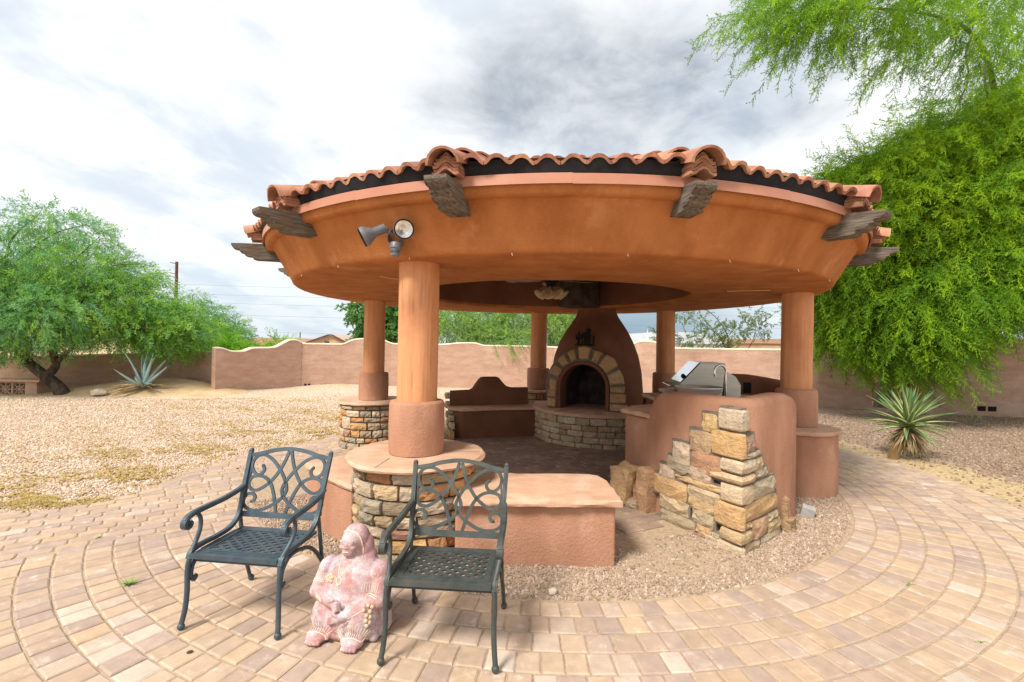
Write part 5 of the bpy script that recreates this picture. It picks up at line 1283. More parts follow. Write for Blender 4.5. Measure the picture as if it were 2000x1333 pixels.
    sm = tmp.modifiers.new('s', 'SMOOTH'); sm.factor = .5; sm.iterations = 1
    dg = bpy.context.evaluated_depsgraph_get(); dg.update(); me2 = bpy.data.meshes.new_from_object(tmp.evaluated_get(dg)); bpy.data.objects.remove(tmp)
    me2.name = 'figure_body'; me2.materials.clear(); body = link('figure_body', me2, 'pink_clay', t)
    for p in me2.polygons: p.use_smooth = True
    from mathutils.bvhtree import BVHTree
    bvh = BVHTree.FromPolygons([v.co for v in me2.vertices], [tuple(p.vertices) for p in me2.polygons])
    def proj(pts, off=.0008):
        out = []
        for x, z in pts:
            h = bvh.ray_cast(Vector((x, -1, z)), Vector((0, 1, 0)))[0]
            if h: out.append(h+Vector((0, -off, 0)))
        return out
    def line(name, pts, w=.003, mat='cream_paint', closed=False):
        q = proj([tuple(p)[:2] for p in crv([(a, b, 0) for a, b in pts], 6)])
        if len(q) > 1: m_ = MB(); m_.tube(q, w, 5); return m_
        return MB()
    def emit(name, mbs, mat='cream_paint'):
        a = MB()
        for m_ in mbs: a.add(m_.v, m_.f)
        if a.v: a.obj(name, mat, body)
    emit('hood_band', [line('', [(-.085, .49), (-.088, .54), (-.07, .59), (-.025, .612), (.025, .60), (.05, .56), (.056, .51), (.058, .475)], .0042)])
    emit('necklace', [line('', [(-.062, .462), (-.05, .40), (-.035, .362)], .0025), line('', [(.045, .455), (.0, .40), (-.035, .362)], .0025)]+[line('', [(-.035+.017*math.cos(a), .345+.019*math.sin(a)) for a in np.linspace(0, 6.28, 9)], .003), line('', [(-.045+.009*math.cos(a), .312+.010*math.sin(a)) for a in np.linspace(0, 6.28, 7)], .0025)])
    emit('eyes_and_lips', [line('', [(-.018+s*.027+.016*math.cos(a), .553+.0075*math.sin(a)) for a in np.linspace(0, 6.28, 9)], .0013) for s in (-1, 1)]+[line('', [(-.036, .4995), (-.018, .5015), (0, .4995)], .0022)])
    arm = [line('', [(-.225, .30+d), (-.19, .312+d), (-.15, .305+d)], .0026) for d in (0, .01)]+[line('', [(.12, .262+d), (.16, .268+d), (.195, .262+d)], .0026) for d in (0, .01)]
    arm += [line('', [(-.21+.013*k, .325), (-.205+.013*k, .36)], .0014) for k in range(7)]+[line('', [(.10+.012*k, .29), (.10+.012*k, .335)], .0014) for k in range(8)]
    arm += [line('', [(-.17, .262-.008*k), (-.12, .245-.008*k)], .0016) for k in range(3)]+[line('', [(.06+.02*k, .165+.012*k), (.12+.01*k, .205+.006*k)], .0016) for k in range(3)]
    emit('arm_markings', arm)
    fr = []
    for cx, n in ((-.135, 12), (.085, 15)):
        for k in range(n):
            a = R_(18+144*k/(n-1)); fr.append(line('', [(cx+.064*math.cos(a), .046+.02*math.sin(a)), (cx+.105*math.cos(a), .062+.066*math.sin(a))], .0017))
        fr.append(line('', [(cx+.066*math.cos(a), .022+.044*math.sin(a)) for a in np.linspace(.1, 3.04, 9)], .0026))
    emit('hem_fringe', fr)
    sp = []
    for cx, cz, s in ((.06, .135, 1), (-.16, .185, .8), (.155, .375, .9)):
        sp.append(line('', [(cx+s*(.004+.0035*a)*math.cos(a), cz+s*(.004+.0035*a)*math.sin(a)) for a in np.linspace(0, 6.5, 16)], .0013))
    emit('swirl_markings', sp)
    # painted flowers: thin raised petals
    for nm, c, petals in (('chest_flower', (-.095, .345), [(0, .018), (.014, .008), (-.014, .008), (.010, -.012), (-.010, -.012), (0, 0)]),
                          ('side_flower', (.155, .21), [(0, .02), (.02, .012), (-.018, .0), (.012, -.012), (0, -.028), (.016, -.04), (0, -.054), (.016, -.068), (.004, -.082)])):
        a = MB()
        for dx, dz in petals:
            q = proj([(c[0]+dx, c[1]+dz)], 0)
            if q: a.ball(q[0], .0125, 8, 5)
        a.obj(nm, 'gold_paint', body)
statue()

# ------------------------------------------------------------------ plants in the yard
def leaf_blade(ln, w, th, n=7, curve=.15, fold=.35, tip=.0, seed=0, twist=0):
    """blade along +X, base at origin, bends down by 'curve'"""
    v = []; f = []
    for i in range(n+1):
        s = i/n; ww = w*(.62+.9*s-1.52*s*s)*(1 if s < .98 else .05); ww = max(ww, .001); x = ln*s; z = -curve*ln*s*s
        v += [(x, -ww/2, z+fold*ww*.5), (x, 0, z), (x, ww/2, z+fold*ww*.5), (x, 0, z-th*(1-s*.8))]
    for i in range(n):
        a = i*4; b = a+4; f += [(a, b, b+1, a+1), (a+1, b+1, b+2, a+2), (a+2, b+2, b+3, a+3), (a+3, b+3, b, a)]
    return mesh('leaf', v, f, True)
def agave():
    t = thing('blue_agave', 'large blue grey agave with pale dead leaves at its base before the back wall', 'agave', (-11.15, 14.2, .25)); r = random.Random(2)
    A = [leaf_blade(1, .17, .05, curve=c, seed=i) for i, c in enumerate((-.10, .02, .10))]; DL = leaf_blade(1, .17, .05, curve=.05)
    spec = [(-62, 50, .95), (-35, 62, 1.0), (-20, 75, 1.15), (-8, 70, 1.0), (4, 82, 1.1), (14, 72, 1.05), (25, 66, 1.1), (35, 58, 1.0), (48, 52, 1.1), (60, 45, 1.05), (70, 40, 1.0), (-75, 35, .9), (10, 60, .9), (-28, 55, .85), (80, 30, .8), (-50, 70, .9), (0, 86, 1.0), (30, 78, 1.0)]
    for i, (yaw, el, l) in enumerate(spec):
        # yaw measured in the image plane: leaves fan left to right with random depth
        az = R_(90-yaw*1.0) if False else (R_(0 if yaw > 0 else 180)+R_(r.uniform(-70, 70))); e = R_(max(18, 90-abs(yaw)*.95))
        j = r.uniform(.85, 1.15); o = link('leaf', A[i % 3], 'agave_blue', t, color=(j, j, j)); o.scale = (l*.98, 1.1, .95); o.rotation_euler = (0, -e, az)
    for i in range(26):
        az = R_(180+r.uniform(-80, 80)) if i < 18 else R_(r.uniform(-180, 180)); l = r.uniform(.5, 1.15) if i < 18 else r.uniform(.35, .7); j = r.uniform(.8, 1.15)
        o = link('dead_leaf', DL, 'dead_leaf', t, color=(j, j, j), loc=(0, 0, .06)); o.scale = (l, .7, .8); o.rotation_euler = (r.uniform(-.5, .5), R_(r.uniform(-6, 14)), az)
agave()
def yucca_mat(): 
    mt, N, L, B = node_mat('striped_leaf'); tc = N.new('ShaderNodeTexCoord'); s = N.new('ShaderNodeSeparateXYZ'); L.new(tc.outputs['Object'], s.inputs[0])
    ab = N.new('ShaderNodeMath'); ab.operation = 'ABSOLUTE'; L.new(s.outputs[1], ab.inputs[0])
    r = N.new('ShaderNodeMapRange'); L.new(ab.outputs[0], r.inputs[0]); r.inputs[1].default_value = .018; r.inputs[2].default_value = .026
    m_ = N.new('ShaderNodeMix'); m_.data_type = 'RGBA'; L.new(r.outputs[0], m_.inputs[0]); m_.inputs[6].default_value = (.15, .27, .09, 1); m_.inputs[7].default_value = (.66, .64, .28, 1)
    L.new(m_.outputs[2], B.inputs['Base Color']); B.inputs['Roughness'].default_value = .5; return mt
M['striped_leaf'] = yucca_mat()
def yucca():
    P = Vector((6.12, 7.5, 0)); t = thing('striped_yucca', 'spiky yucca with cream edged leaves over a skirt of dead straw leaves', 'yucca', P); r = random.Random(6)
    mb = MB(); mb.tube(crv([(.0, 0, -.05), (.03, 0, .1), (.12, .0, .22), (.22, 0, .34), (.25, 0, .50)], 4), [.075]*6+[.075]*6+[.06]*4+[.05], 10); mb.obj('trunk', 'dead_leaf', t, smooth=False, color=(.42, .36, .28))
    c = Vector((.24, 0, .50)); A = [leaf_blade(1, .098, .010, 8, cu, .45) for cu in (-.03, .04, .12, .22)]; DL = [leaf_blade(1, .05, .008, 8, cu, .5) for cu in (-.03, .04, .12, .22)]; t.scale = (1.0, 1.0, .98)
    for i in range(72):
        s = i/72; el = R_(82-s*84+r.uniform(-7, 7)); az = i*2.39996+r.uniform(-.2, .2); l = (.50+.18*math.sin(s*3.1))*r.uniform(.88, 1.12)
        o = link('leaf', A[min(3, int(s*3.2+r.uniform(0, .9)))], 'striped_leaf', t, loc=c+Vector((0, 0, .10-.14*s))); o.scale = (l, 1, 1); o.rotation_euler = (r.uniform(-.3, .3), -el, az)
    for i in range(210):
        az = r.uniform(0, 6.28); el = R_(-28-r.uniform(0, 60)); l = r.uniform(.25, .46); j = r.uniform(.55, 1.1)
        o = link('dead_leaf', DL[r.randrange(4)], 'dead_leaf', t, loc=c+Vector((.03*math.cos(az), .03*math.sin(az), -.02-.06*r.random())), color=(j, j, j*.95)); o.scale = (l, .7, 1); o.rotation_euler = (r.uniform(-.6, .6), -el*.9, az)
yucca()
# ------------------------------------------------------------------ trees
def sprig_mesh(name, L_, nside, nleaf, leaf, droop, seed, mat, spread=.16, w=.42, stem='stem', stemr=.002):
    r = random.Random(seed); v = []; f = []
    def q4(p, d, s, ww):
        d = d.normalized(); n = d.cross(Vector((r.uniform(-1, 1), r.uniform(-1, 1), r.uniform(-1, 1)))).normalized(); k = len(v)
        v.extend([p, p+d*s*.5+n*s*ww*.5, p+d*s, p+d*s*.5-n*s*ww*.5]); f.append((k, k+1, k+2, k+3))
    def stemline(a, b, rr):
        d = (b-a).normalized(); n = d.orthogonal().normalized(); m_ = d.cross(n); k = len(v)
        for p, q in ((a, rr), (b, rr*.6)):
            for g in range(3): an = g*2.094; v.append(p+(n*math.cos(an)+m_*math.sin(an))*q)
        for g in range(3): f.append((k+g, k+(g+1) % 3, k+3+(g+1) % 3, k+3+g))
    ax = [Vector((L_*s, .04*L_*math.sin(s*4+seed), -droop*L_*s*s)) for s in np.linspace(0, 1, 6)]
    for a, b in zip(ax, ax[1:]): stemline(a, b, stemr*1.6)
    for i in range(nside):
        s = (i+.6)/nside; k = min(4, int(s*5)); p = ax[k].lerp(ax[k+1], s*5-k); a = r.uniform(0, 6.28)
        d = (Vector((.75, math.cos(a)*.8, math.sin(a)*.65-.25))).normalized(); l = spread*L_*r.uniform(.6, 1.3)*(1.15-s*.6)
        e = p+d*l+Vector((0, 0, -.15*l)); stemline(p, e, stemr)
        for j in range(nleaf):
            u = (j+.5)/nleaf; pp = p.lerp(e, u); q4(pp, d+Vector((r.uniform(-.9, .9), r.uniform(-.9, .9), r.uniform(-.9, .7))), leaf*r.uniform(.7, 1.3), w)
    me = mesh(name, v, f); me.materials.append(M[mat]); return me
def crown(tree, name, clumps, srcs, seed, sweep=(0, 0, 0), droop=.6, outw=1., smin=.7, smax=1.3, trunk_c=None, shell=.45):
    rs = np.random.RandomState(seed); P = []; D = []
    for cx, cy, cz, rx, ry, rz, n in clumps:
        d = rs.normal(size=(n, 3)); d /= np.linalg.norm(d, axis=1)[:, None]; q = rs.uniform(0, 1, n)**shell
        nz_ = 1+.22*np.sin(d[:, 0]*5+cx)*np.cos(d[:, 2]*6+cz)+rs.normal(0, .09, n)
        p = np.c_[cx+rx*d[:, 0]*q*nz_, cy+ry*d[:, 1]*q*nz_, cz+rz*d[:, 2]*q*nz_]
        dd = d*outw+np.array(sweep)+np.array([0, 0, -droop])+rs.normal(0, .35, (n, 3))
        P.append(p); D.append(dd)
    P = np.concatenate(P); D = np.concatenate(D); n = len(P); D /= np.linalg.norm(D, axis=1)[:, None]
    rot = np.c_[rs.uniform(0, 6.28, n)*.15, -np.arcsin(D[:, 2]), np.arctan2(D[:, 1], D[:, 0])]; sc = rs.uniform(smin, smax, n)
    idx = rs.randint(0, len(srcs), n)
    for j, s in enumerate(srcs):
        k = idx == j; o = scatter(name, P[k]-np.array(tree.location), rot[k], sc[k], source('sprig', s), tree); tag(o, kind='stuff')
def limbs(tree, paths, mat, name='trunk'):
    for i, (pts, r0, r1) in enumerate(paths):
        p = crv([Vector(q)-tree.location for q in pts], 5); n = len(p); mb = MB(); mb.tube(p, [r0+(r1-r0)*(k/(n-1))**.8 for k in range(n)], 10 if r0 > .06 else 6)
        autosmooth(mb.obj('trunk' if i == 0 else ('limb' if r0 > .03 else 'twig'), mat, tree), 80)
# big leaning tree, left
T1 = [(-15.0, 14.0, 2.1, 1.68, 1.8, 0.8, 680), (-14.73, 14.3, 3.24, 1.88, 2.0, 1.09, 680), (-13.44, 13.8, 2.35, 1.75, 1.8, 0.78, 680), (-12.2, 14.5, 2.66, 1.68, 1.3, 0.9, 680), (-11.3, 14.7, 2.15, 1.4, .9, 0.58, 544), (-10.9, 14.8, 1.98, 0.8, .8, 0.56, 357), (-13.04, 14.5, 3.75, 1.43, 1.5, 0.62, 357), (-15.6, 14.5, 4.4, 1.43, 1.6, 0.85, 382), (-14.5, 14.8, 5.35, .95, 1.2, 0.5, 144), (-13.4, 14.8, 4.75, 0.7, 1.0, 0.45, 93), (-12.3, 14.6, 3.7, .9, 1, .35, 110), (-16.92, 14.3, 3.21, 1.88, 2.0, 1.6, 510),  (-15.98, 13.8, 1.75, 1.7, 1.5, 0.4, 280), (-10.9, 15.1, 1.6, 0.7, .5, 0.22, 93)]
t1 = thing('mesquite_tree', 'big leaning dark trunked tree with feathery green crown at far left', 'tree', (-13.5, 14.1, 0))
limbs(t1, [([(-13.45, 14.1, -.1), (-13.62, 14.1, .2), (-14.05, 14.1, .55), (-14.55, 14.1, .95), (-14.72, 14.1, 1.4), (-14.5, 14.2, 2.2), (-14.3, 14.3, 3.2)], .21, .07),
           ([(-14.0, 14.1, .50), (-13.72, 14.1, .85), (-13.75, 14.05, 1.35), (-13.4, 14.0, 2.1), (-12.8, 14, 2.8), (-12.2, 14, 3.2)], .13, .04),
           ([(-13.6, 14.05, .98), (-13.35, 14.0, 1.2), (-12.6, 13.9, 1.65), (-11.5, 13.8, 2.0), (-10.4, 13.8, 2.0)], .07, .02), ([(-14.5, 14.2, 2.2), (-15.4, 14.3, 3.3), (-15.5, 14.4, 4.6), (-14.9, 14.7, 5.6)], .07, .012),
           ([(-15.3, 14.4, 4.0), (-14.4, 14.6, 4.9), (-13.5, 14.8, 5.3)], .03, .008), ([(-14.3, 14.3, 3.2), (-13.6, 14.6, 4.2), (-13.0, 14.7, 4.9)], .03, .008), ([(-13.2, 14.2, 3.2), (-12.4, 14.4, 3.9), (-11.6, 14.5, 4.0)], .025, .006)], 'bark')
SP_L = [sprig_mesh('sprig', .55, 12, 7, .042, .35, s, 'leaf_left', .30) for s in range(3)]
SP_L2 = [sprig_mesh('sprig', .55, 12, 7, .042, .35, s+70, 'leaf_lime', .30) for s in range(2)]
crown(t1, 'crown', [c for c in T1 if c[0] < -13.2], SP_L, 1, sweep=(.3, -.15, .05), droop=.45); crown(t1, 'crown', [c for c in T1 if c[0] >= -13.2]+[(-14.9, 14.0, 3.3, 1.2, 1.0, .7, 260)], SP_L2+SP_L[:1], 21, sweep=(.5, -.15, .1), droop=.4)
# trees beyond the wall
SP_B = [sprig_mesh('sprig', .60, 11, 7, .05, .45, 10+s, 'leaf_back', .30) for s in range(2)]
SP_G = [sprig_mesh('sprig', .60, 12, 8, .055, .30, 20+s, 'leaf_bright', .34) for s in range(2)]
SP_D = [sprig_mesh('sprig', .50, 11, 7, .08, .30, 30+s, 'leaf_dark', .34, .7) for s in range(2)]
def back_tree(label, base, clumps, srcs, seed, paths, mat='green_bark', name='desert_tree', group='trees beyond the yard wall', **k):
    t = thing(name, label, 'tree', base, 0, group); limbs(t, paths, mat); crown(t, 'crown', clumps, srcs, seed, **k); return t
back_tree('tall green tree behind the wall in front of the utility pole', (-13.6, 20.2, 0), [(-13.91, 20.3, 3.3, 0.6, 1, 0.5, 90), (-13.34, 20.2, 2.42, 1.1, 1.5, .85, 460), (-13.0, 20.5, 1.91, 1.23, 1.6, 0.85, 420), (-12.13, 20.0, 1.8, 0.75, 1.2, 0.6, 260), (-15, 20.2, 2, 1.5, 1.5, 1.1, 420)], SP_L, 3, [([(-13.6, 20.2, -.2), (-13.5, 20.2, 1), (-13.6, 20.2, 2.2), (-13.9, 20.3, 3.6)], .12, .02), ([(-13.5, 20.2, 1), (-12.6, 20.2, 2.2)], .06, .02)])
back_tree('bright lime green bush topping the wall at the curved dip', (-12.2, 18.8, 0), [(-12.74, 18.8, 1.67, 0.85, 1, 0.52, 380), (-11.25, 18.8, 1.35, 0.6, 0.8, 0.4, 240)], SP_G, 4, [([(-12.3, 18.8, -.2), (-12.5, 18.8, 1.2)], .07, .02), ([(-12.2, 18.8, .3), (-11.3, 18.8, 1.2)], .05, .02)])
back_tree('small green bush before the pale roofed house behind the wall', (-10.44, 21.0, 0), [(-10.44, 21.0, 1.42, 0.6, 0.8, 0.26, 150)], SP_G, 5, [([(-10.4, 21, -.3), (-10.44, 21, 1.3)], .05, .02)])
back_tree('green leafy tree behind the wall at the back left column', (-6.2, 22.0, 0), [(-6.9, 22.0, 3.15, 0.75, 1.2, 0.55, 110), (-5.9, 22.0, 3.12, 1.05, 1.5, 0.9, 300), (-6.1, 22.0, 2.16, 1.05, 1.5, 0.6, 280), (-5.2, 22.0, 2.41, 1.08, 1.5, 0.96, 300)], SP_D, 6, [([(-5.8, 22, -.3), (-5.9, 22, 1.6), (-5.8, 22, 3), (-5.6, 22, 3.8)], .11, .02), ([(-5.9, 22, 1.6), (-6.9, 22, 3.3)], .05, .015)], 'bark')
back_tree('pale green palo verde spilling over the wall left of the fireplace', (-.2, 20.6, 0), [(-2.48, 20.5, 2.6, 1.2, 1.5, 0.8, 360), (-1.16, 21.0, 2.95, 1.3, 1.5, 0.85, 380), (0.1, 20.5, 2.7, 1.3, 1.5, 0.9, 400), (-1.0, 19.6, 1.9, 0.8, 0.8, 0.4, 190), (0.15, 19.4, 1.80, 0.7, 0.7, 0.36, 150), (-3.24, 21.0, 3.2, 1.3, 1.5, 0.69, 220), (0.3, 21.3, 3.67, 2.3, 1.4, 0.6, 260)], SP_B, 7,
          [([(-.3, 20.7, -.3), (-.25, 20.7, 1.0), (-.1, 20.7, 2), (.2, 20.7, 3.4)], .12, .02), ([(-.3, 20.7, .9), (-1.2, 20.6, 2.2), (-2.3, 20.6, 3.2)], .06, .015), ([(-.2, 20.7, 1.2), (.9, 20.6, 2.6), (1.6, 20.6, 3.6)], .06, .015), ([(-.8, 20.6, 1.8), (-1.2, 20.5, 3.2)], .03, .01)], droop=.5)
back_tree('second pale green palo verde showing beside the fireplace chimney', (2.2, 20.9, 0), [(1.9, 20.5, 2.69, 1.1, 1.5, .95, 400), (2.85, 20.8, 2.49, 1.05, 1.5, 1.0, 340), (2.3, 21, 3.5, 1.2, 1.2, .5, 150)], SP_B, 8, [([(2.2, 20.9, -.3), (2.2, 20.8, 1.4), (2.0, 20.7, 3.2)], .1, .02), ([(2.2, 20.8, 1.2), (2.9, 20.8, 2.8)], .05, .015)], droop=.5)
SP_O = [sprig_mesh('sprig', .28, 8, 6, .040, .1, 40+s, 'leaf_olive', .34, .6) for s in range(2)]
T5 = [(5.29, 14.6, 2.75, 0.3, 0.4, 0.13, 20), (5.95, 14.7, 2.62, 0.3, 0.4, 0.18, 18), (6.5, 14.9, 2.18, 0.34, 0.4, 0.22, 34), (7.25, 15.0, 2.12, 0.4, 0.5, 0.24, 52), (5.4, 16.9, 2.02, 0.3, 0.4, 0.2, 26), (6.3, 16.6, 1.95, 0.5, 0.4, 0.2, 40), (8.05, 15.2, 2.8, 0.24, 0.4, 0.2, 26), (8.4, 15.3, 2.4, 0.25, 0.4, 0.25, 26), (7.6, 15.2, 2.5, 0.2, 0.3, 0.18, 14), (7.0, 15.8, 1.72, 0.6, 0.4, 0.14, 34)]
T5 = [(x+.5, y+1.4, z+.08, a, b, c, n) for x, y, z, a, b, c, n in T5]
t5 = thing('creosote_bush', 'open airy bush with thin bare stems rising above the wall behind the grill', 'shrub', (7.6, 16.8, 0)); crown(t5, 'crown', T5, SP_O, 9, droop=.1)
limbs(t5, [([(7.9, 16.9, 0), (7.8, 16.8, 1.4), (7.6, 16.6, 2.2), (6.9, 16.3, 2.9), (6.1, 16.1, 3.1)], .03, .006), ([(7.7, 16.7, 1.6), (7.0, 16.4, 2.3), (5.8, 16.1, 2.85)], .016, .005), ([(7.9, 16.9, .8), (8.6, 16.7, 2.0), (8.6, 16.6, 3.0)], .018, .005), ([(7.8, 16.8, 1.2), (6.9, 17.3, 1.9), (5.9, 18, 2.05)], .014, .005), ([(8.6, 16.7, 1.9), (8.95, 16.7, 2.6)], .01, .004), ([(7.2, 16.5, 1.7), (6.9, 16.3, 2.2)], .01, .004)], 'bark')
# huge near tree, right
T6 = [(9.0, 11.7, 2.30, .85, 1.2, 0.55, 372), (8.75, 11.7, 3.2, .95, 1.4, 0.7, 465), (9.45, 11.3, 2.80, 1.3, 1.7, 0.95, 806), (10.33, 11.0, 3.45, 1.4, 1.8, 1.0, 992), (11.6, 11.0, 3.65, 1.3, 1.8, 1.05, 806), (9.25, 11.4, 4.25, 1.1, 1.5, 0.8, 620), (9.95, 11.0, 4.9, 1.35, 1.7, 0.9, 775), (10.95, 10.8, 5.1, 1.42, 2, 1.3, 868), (9.75, 11.0, 5.7, 1.1, 1.4, 0.42, 297), (10.75, 10.8, 6.3, 1.2, 1.5, 0.6, 434), (11.5, 10.5, 7.2, 1.0, 1.6, 1.1, 322), (12.97, 11.0, 4.4, 1.44, 2, 1.8, 682), (9.75, 11.3, 1.80, 0.75, 1.1, 0.36, 223), (12.72, 11.0, 6.03, 1.2, 2, 1.8, 496), (8.4, 11.8, 2.65, 0.5, .9, 0.65, 124), (12.6, 10.6, 8.2, 1.5, 1.8, 1., 372)]
T6b = [(4.6, 8.7, 7.85, 0.62, 0.8, 0.18, 39), (5.3, 8.6, 7.8, 0.8, .9, 0.26, 68), (6.1, 8.6, 7.88, 0.9, 1.0, 0.34, 87), (7.1, 8.7, 7.95, 0.85, 1.0, 0.40, 82), (8.3, 8.9, 8.1, 1.0, 1.1, 0.5, 87), (7.6, 9.0, 7.45, 0.45, 0.8, 0.3, 17), (5.9, 9.0, 8.5, 1.7, 1.1, 0.4, 106), (9.5, 9.2, 8.0, 0.9, 1.2, .9, 96), (8, 9.6, 9.2, 2.2, 1.6, .8, 161), (10.4, 10, 9.2, 1.6, 1.6, .9, 138), (6.4, 9.2, 9.2, 1.8, 1.4, .5, 91)]
t6 = thing('palo_verde_tree', 'huge feathery bright green tree with pale trunk sweeping over the right side', 'tree', (11.3, 14.2, 0))
SP_N = [sprig_mesh('sprig', .95, 26, 10, .031, .42, 50+s, 'leaf_near', .20, .36, stemr=.0020) for s in range(4)]
SP_H = [sprig_mesh('sprig', .95, 26, 10, .031, .42, 90+s, 'leaf_high', .20, .36, stemr=.0020) for s in range(3)]
T6 += [(7.82, 10.8, 5.35, 0.71, 1.0, 0.4, 330), (8.58, 10.8, 5.89, 0.71, 1.1, 0.38, 330), (9.4, 10.8, 6.26, 0.71, 1.2, 0.4, 330), (7.79, 11.0, 4.63, 0.66, 1.1, 0.48, 330), (8.63, 11.0, 5.12, 0.84, 1.2, 0.54, 420), (7.2, 10.6, 5.56, 0.41, 0.7, 0.19, 90), (10.23, 10.8, 6.98, 0.71, 1.2, 0.42, 260), (11.09, 10.6, 6.2, 0.93, 1.4, 0.7, 420), (7.89, 11.3, 3.71, 0.62, 1, 0.49, 260)]
crown(t6, 'crown', [c for c in T6 if c[2] > 3.9], SP_H+SP_N[:2], 31, sweep=(-.85, -.35, -.05), droop=.42, outw=.6, smin=.7, smax=1.25)
crown(t6, 'crown', [c for c in T6 if c[2] <= 3.9], SP_N, 11, sweep=(-.75, -.35, -.1), droop=.42, outw=.7, smin=.7, smax=1.25)
crown(t6, 'crown', T6b, SP_N, 12, sweep=(-1.0, -.25, .0), droop=.5, outw=.35, smin=.6, smax=1.25)
limbs(t6, [([(11.33, 14.3, -.1), (11.42, 14.3, .6), (11.6, 14.0, 1.6), (11.9, 13.2, 3.2), (12.2, 12.2, 5.2), (12.0, 11.4, 7.2)], .25, .09),
           ([(11.9, 13.2, 3.2), (11.2, 12.2, 3.9), (10.2, 11.4, 4.2), (9.2, 11.3, 3.8)], .09, .02), ([(12.2, 12.4, 5.0), (11.2, 11.4, 5.9), (10.2, 11, 6.1)], .07, .02), ([(12.0, 11.6, 6.8), (10.8, 10.6, 8.0), (9.3, 9.6, 8.3), (7.6, 9, 8.25), (5.6, 8.7, 8.05)], .07, .012),
           ([(9.6, 9.8, 8.4), (9.35, 9.7, 7.9), (9.5, 9.8, 7.4), (9.3, 9.9, 6.8)], .028, .012), ([(10.3, 10.2, 8.2), (10.15, 10.1, 7.6), (10.3, 10.2, 7.1), (10.1, 10.4, 6.4)], .032, .014), ([(9.0, 9.5, 8.3), (8.95, 9.6, 7.7), (8.7, 9.7, 7.2)], .018, .008), ([(11.9, 13.4, 2.8), (12.8, 12.4, 4), (13.4, 11.6, 4.8)], .08, .02)], 'pale_bark')
# loose bits near the ground
def rock(name, c, s, mat, label, cat, rz=0, seed=0, col=None):
    r = random.Random(seed); bm = bmesh.new(); bmesh.ops.create_icosphere(bm, subdivisions=2, radius=1)
    for v in bm.verts:
        v.co *= r.uniform(.86, 1.1); v.co.z = max(v.co.z, -.5); v.co.x *= s[0]; v.co.y *= s[1]; v.co.z *= s[2]
    me = bpy.data.meshes.new(name); bm.to_mesh(me); bm.free(); return tag(link(name, me, mat, None, loc=c, rot=(0, 0, rz)), label, cat)
rock('rock', (-12.1, 13.75, .10), (.23, .15, .12), 'rock', 'grey tan boulder lying on sand in front of the blue agave', 'rock', .1, 1)
rock('rock', (-6.75, 17.15, .02), (.16, .1, .07), 'rock', 'small white rock by the back wall left of its pale neighbour', 'rock', .3, 2)
rock('rock', (-5.75, 17.3, .03), (.17, .12, .08), 'rock', 'small pale rock by the back wall beside the back left drum', 'rock', .2, 3)
rock('rock', (.305, 3.22, .012), (.035, .03, .028), 'rock', 'single pale pebble on the gravel below the front bench', 'rock', .4, 4)
mb = MB(); mb.box(-.06, -.045, -.03, .06, .045, .085); cbk = bevel(mb.obj('paver_block', 'concrete', None, loc=(3.04, 4.80, .01), rot=(R_(8), R_(14), R_(-28))), .008); tag(cbk, 'loose grey paver block lying on gravel by the plain pedestal', 'block')
mb = MB(); mb.box(-.045, -.02, -.02, .045, .02, .012)
for i, (px_, py_, lab) in enumerate(((-1.72, 2.55, 'tiny brown seed pod on pavers left of the blue chair'), (-3.6, 6.2, 'tiny brown seed pod on the pale gravel at left'))):
    rock('seed_pod', (px_, py_, .008), (.016, .009, .008), 'dark_trim', lab, 'seed pod', .5, 20+i)
def weed(x, y, lab, n=16, h=.07, seed=0):
    r = random.Random(seed); mb = MB()
    for i in range(n):
        a = r.uniform(0, 6.28); l = h*r.uniform(.5, 1.2); d = Vector((math.cos(a), math.sin(a), r.uniform(.2, .9))).normalized(); p = Vector((r.uniform(-.02, .02), r.uniform(-.01, .01), 0)); s_ = d.cross(Vector((0, 0, 1))).normalized()*.004
        mb.add([p-s_, p+s_, p+d*l], [(0, 1, 2)])
    tag(mb.obj('weed', 'weed', None, loc=(x, y, 0)), lab, 'weed')
weed(-2.62, 3.25, 'largest green weed sprouting from a joint left of the blue chair', 34, .09, 1)
weed(-3.1, 4.5, 'flat green weed in a joint of the running bond pavers', 20, .05, 2); weed(-3.5, 4.0, 'small weed in a joint at the bond change', 12, .04, 3)
weed(2.92, 3.42, 'small weed in a joint right of the gravel bed', 10, .035, 4); weed(2.75, 2.75, 'tiny weed in a joint near the lower right corner', 8, .03, 5)
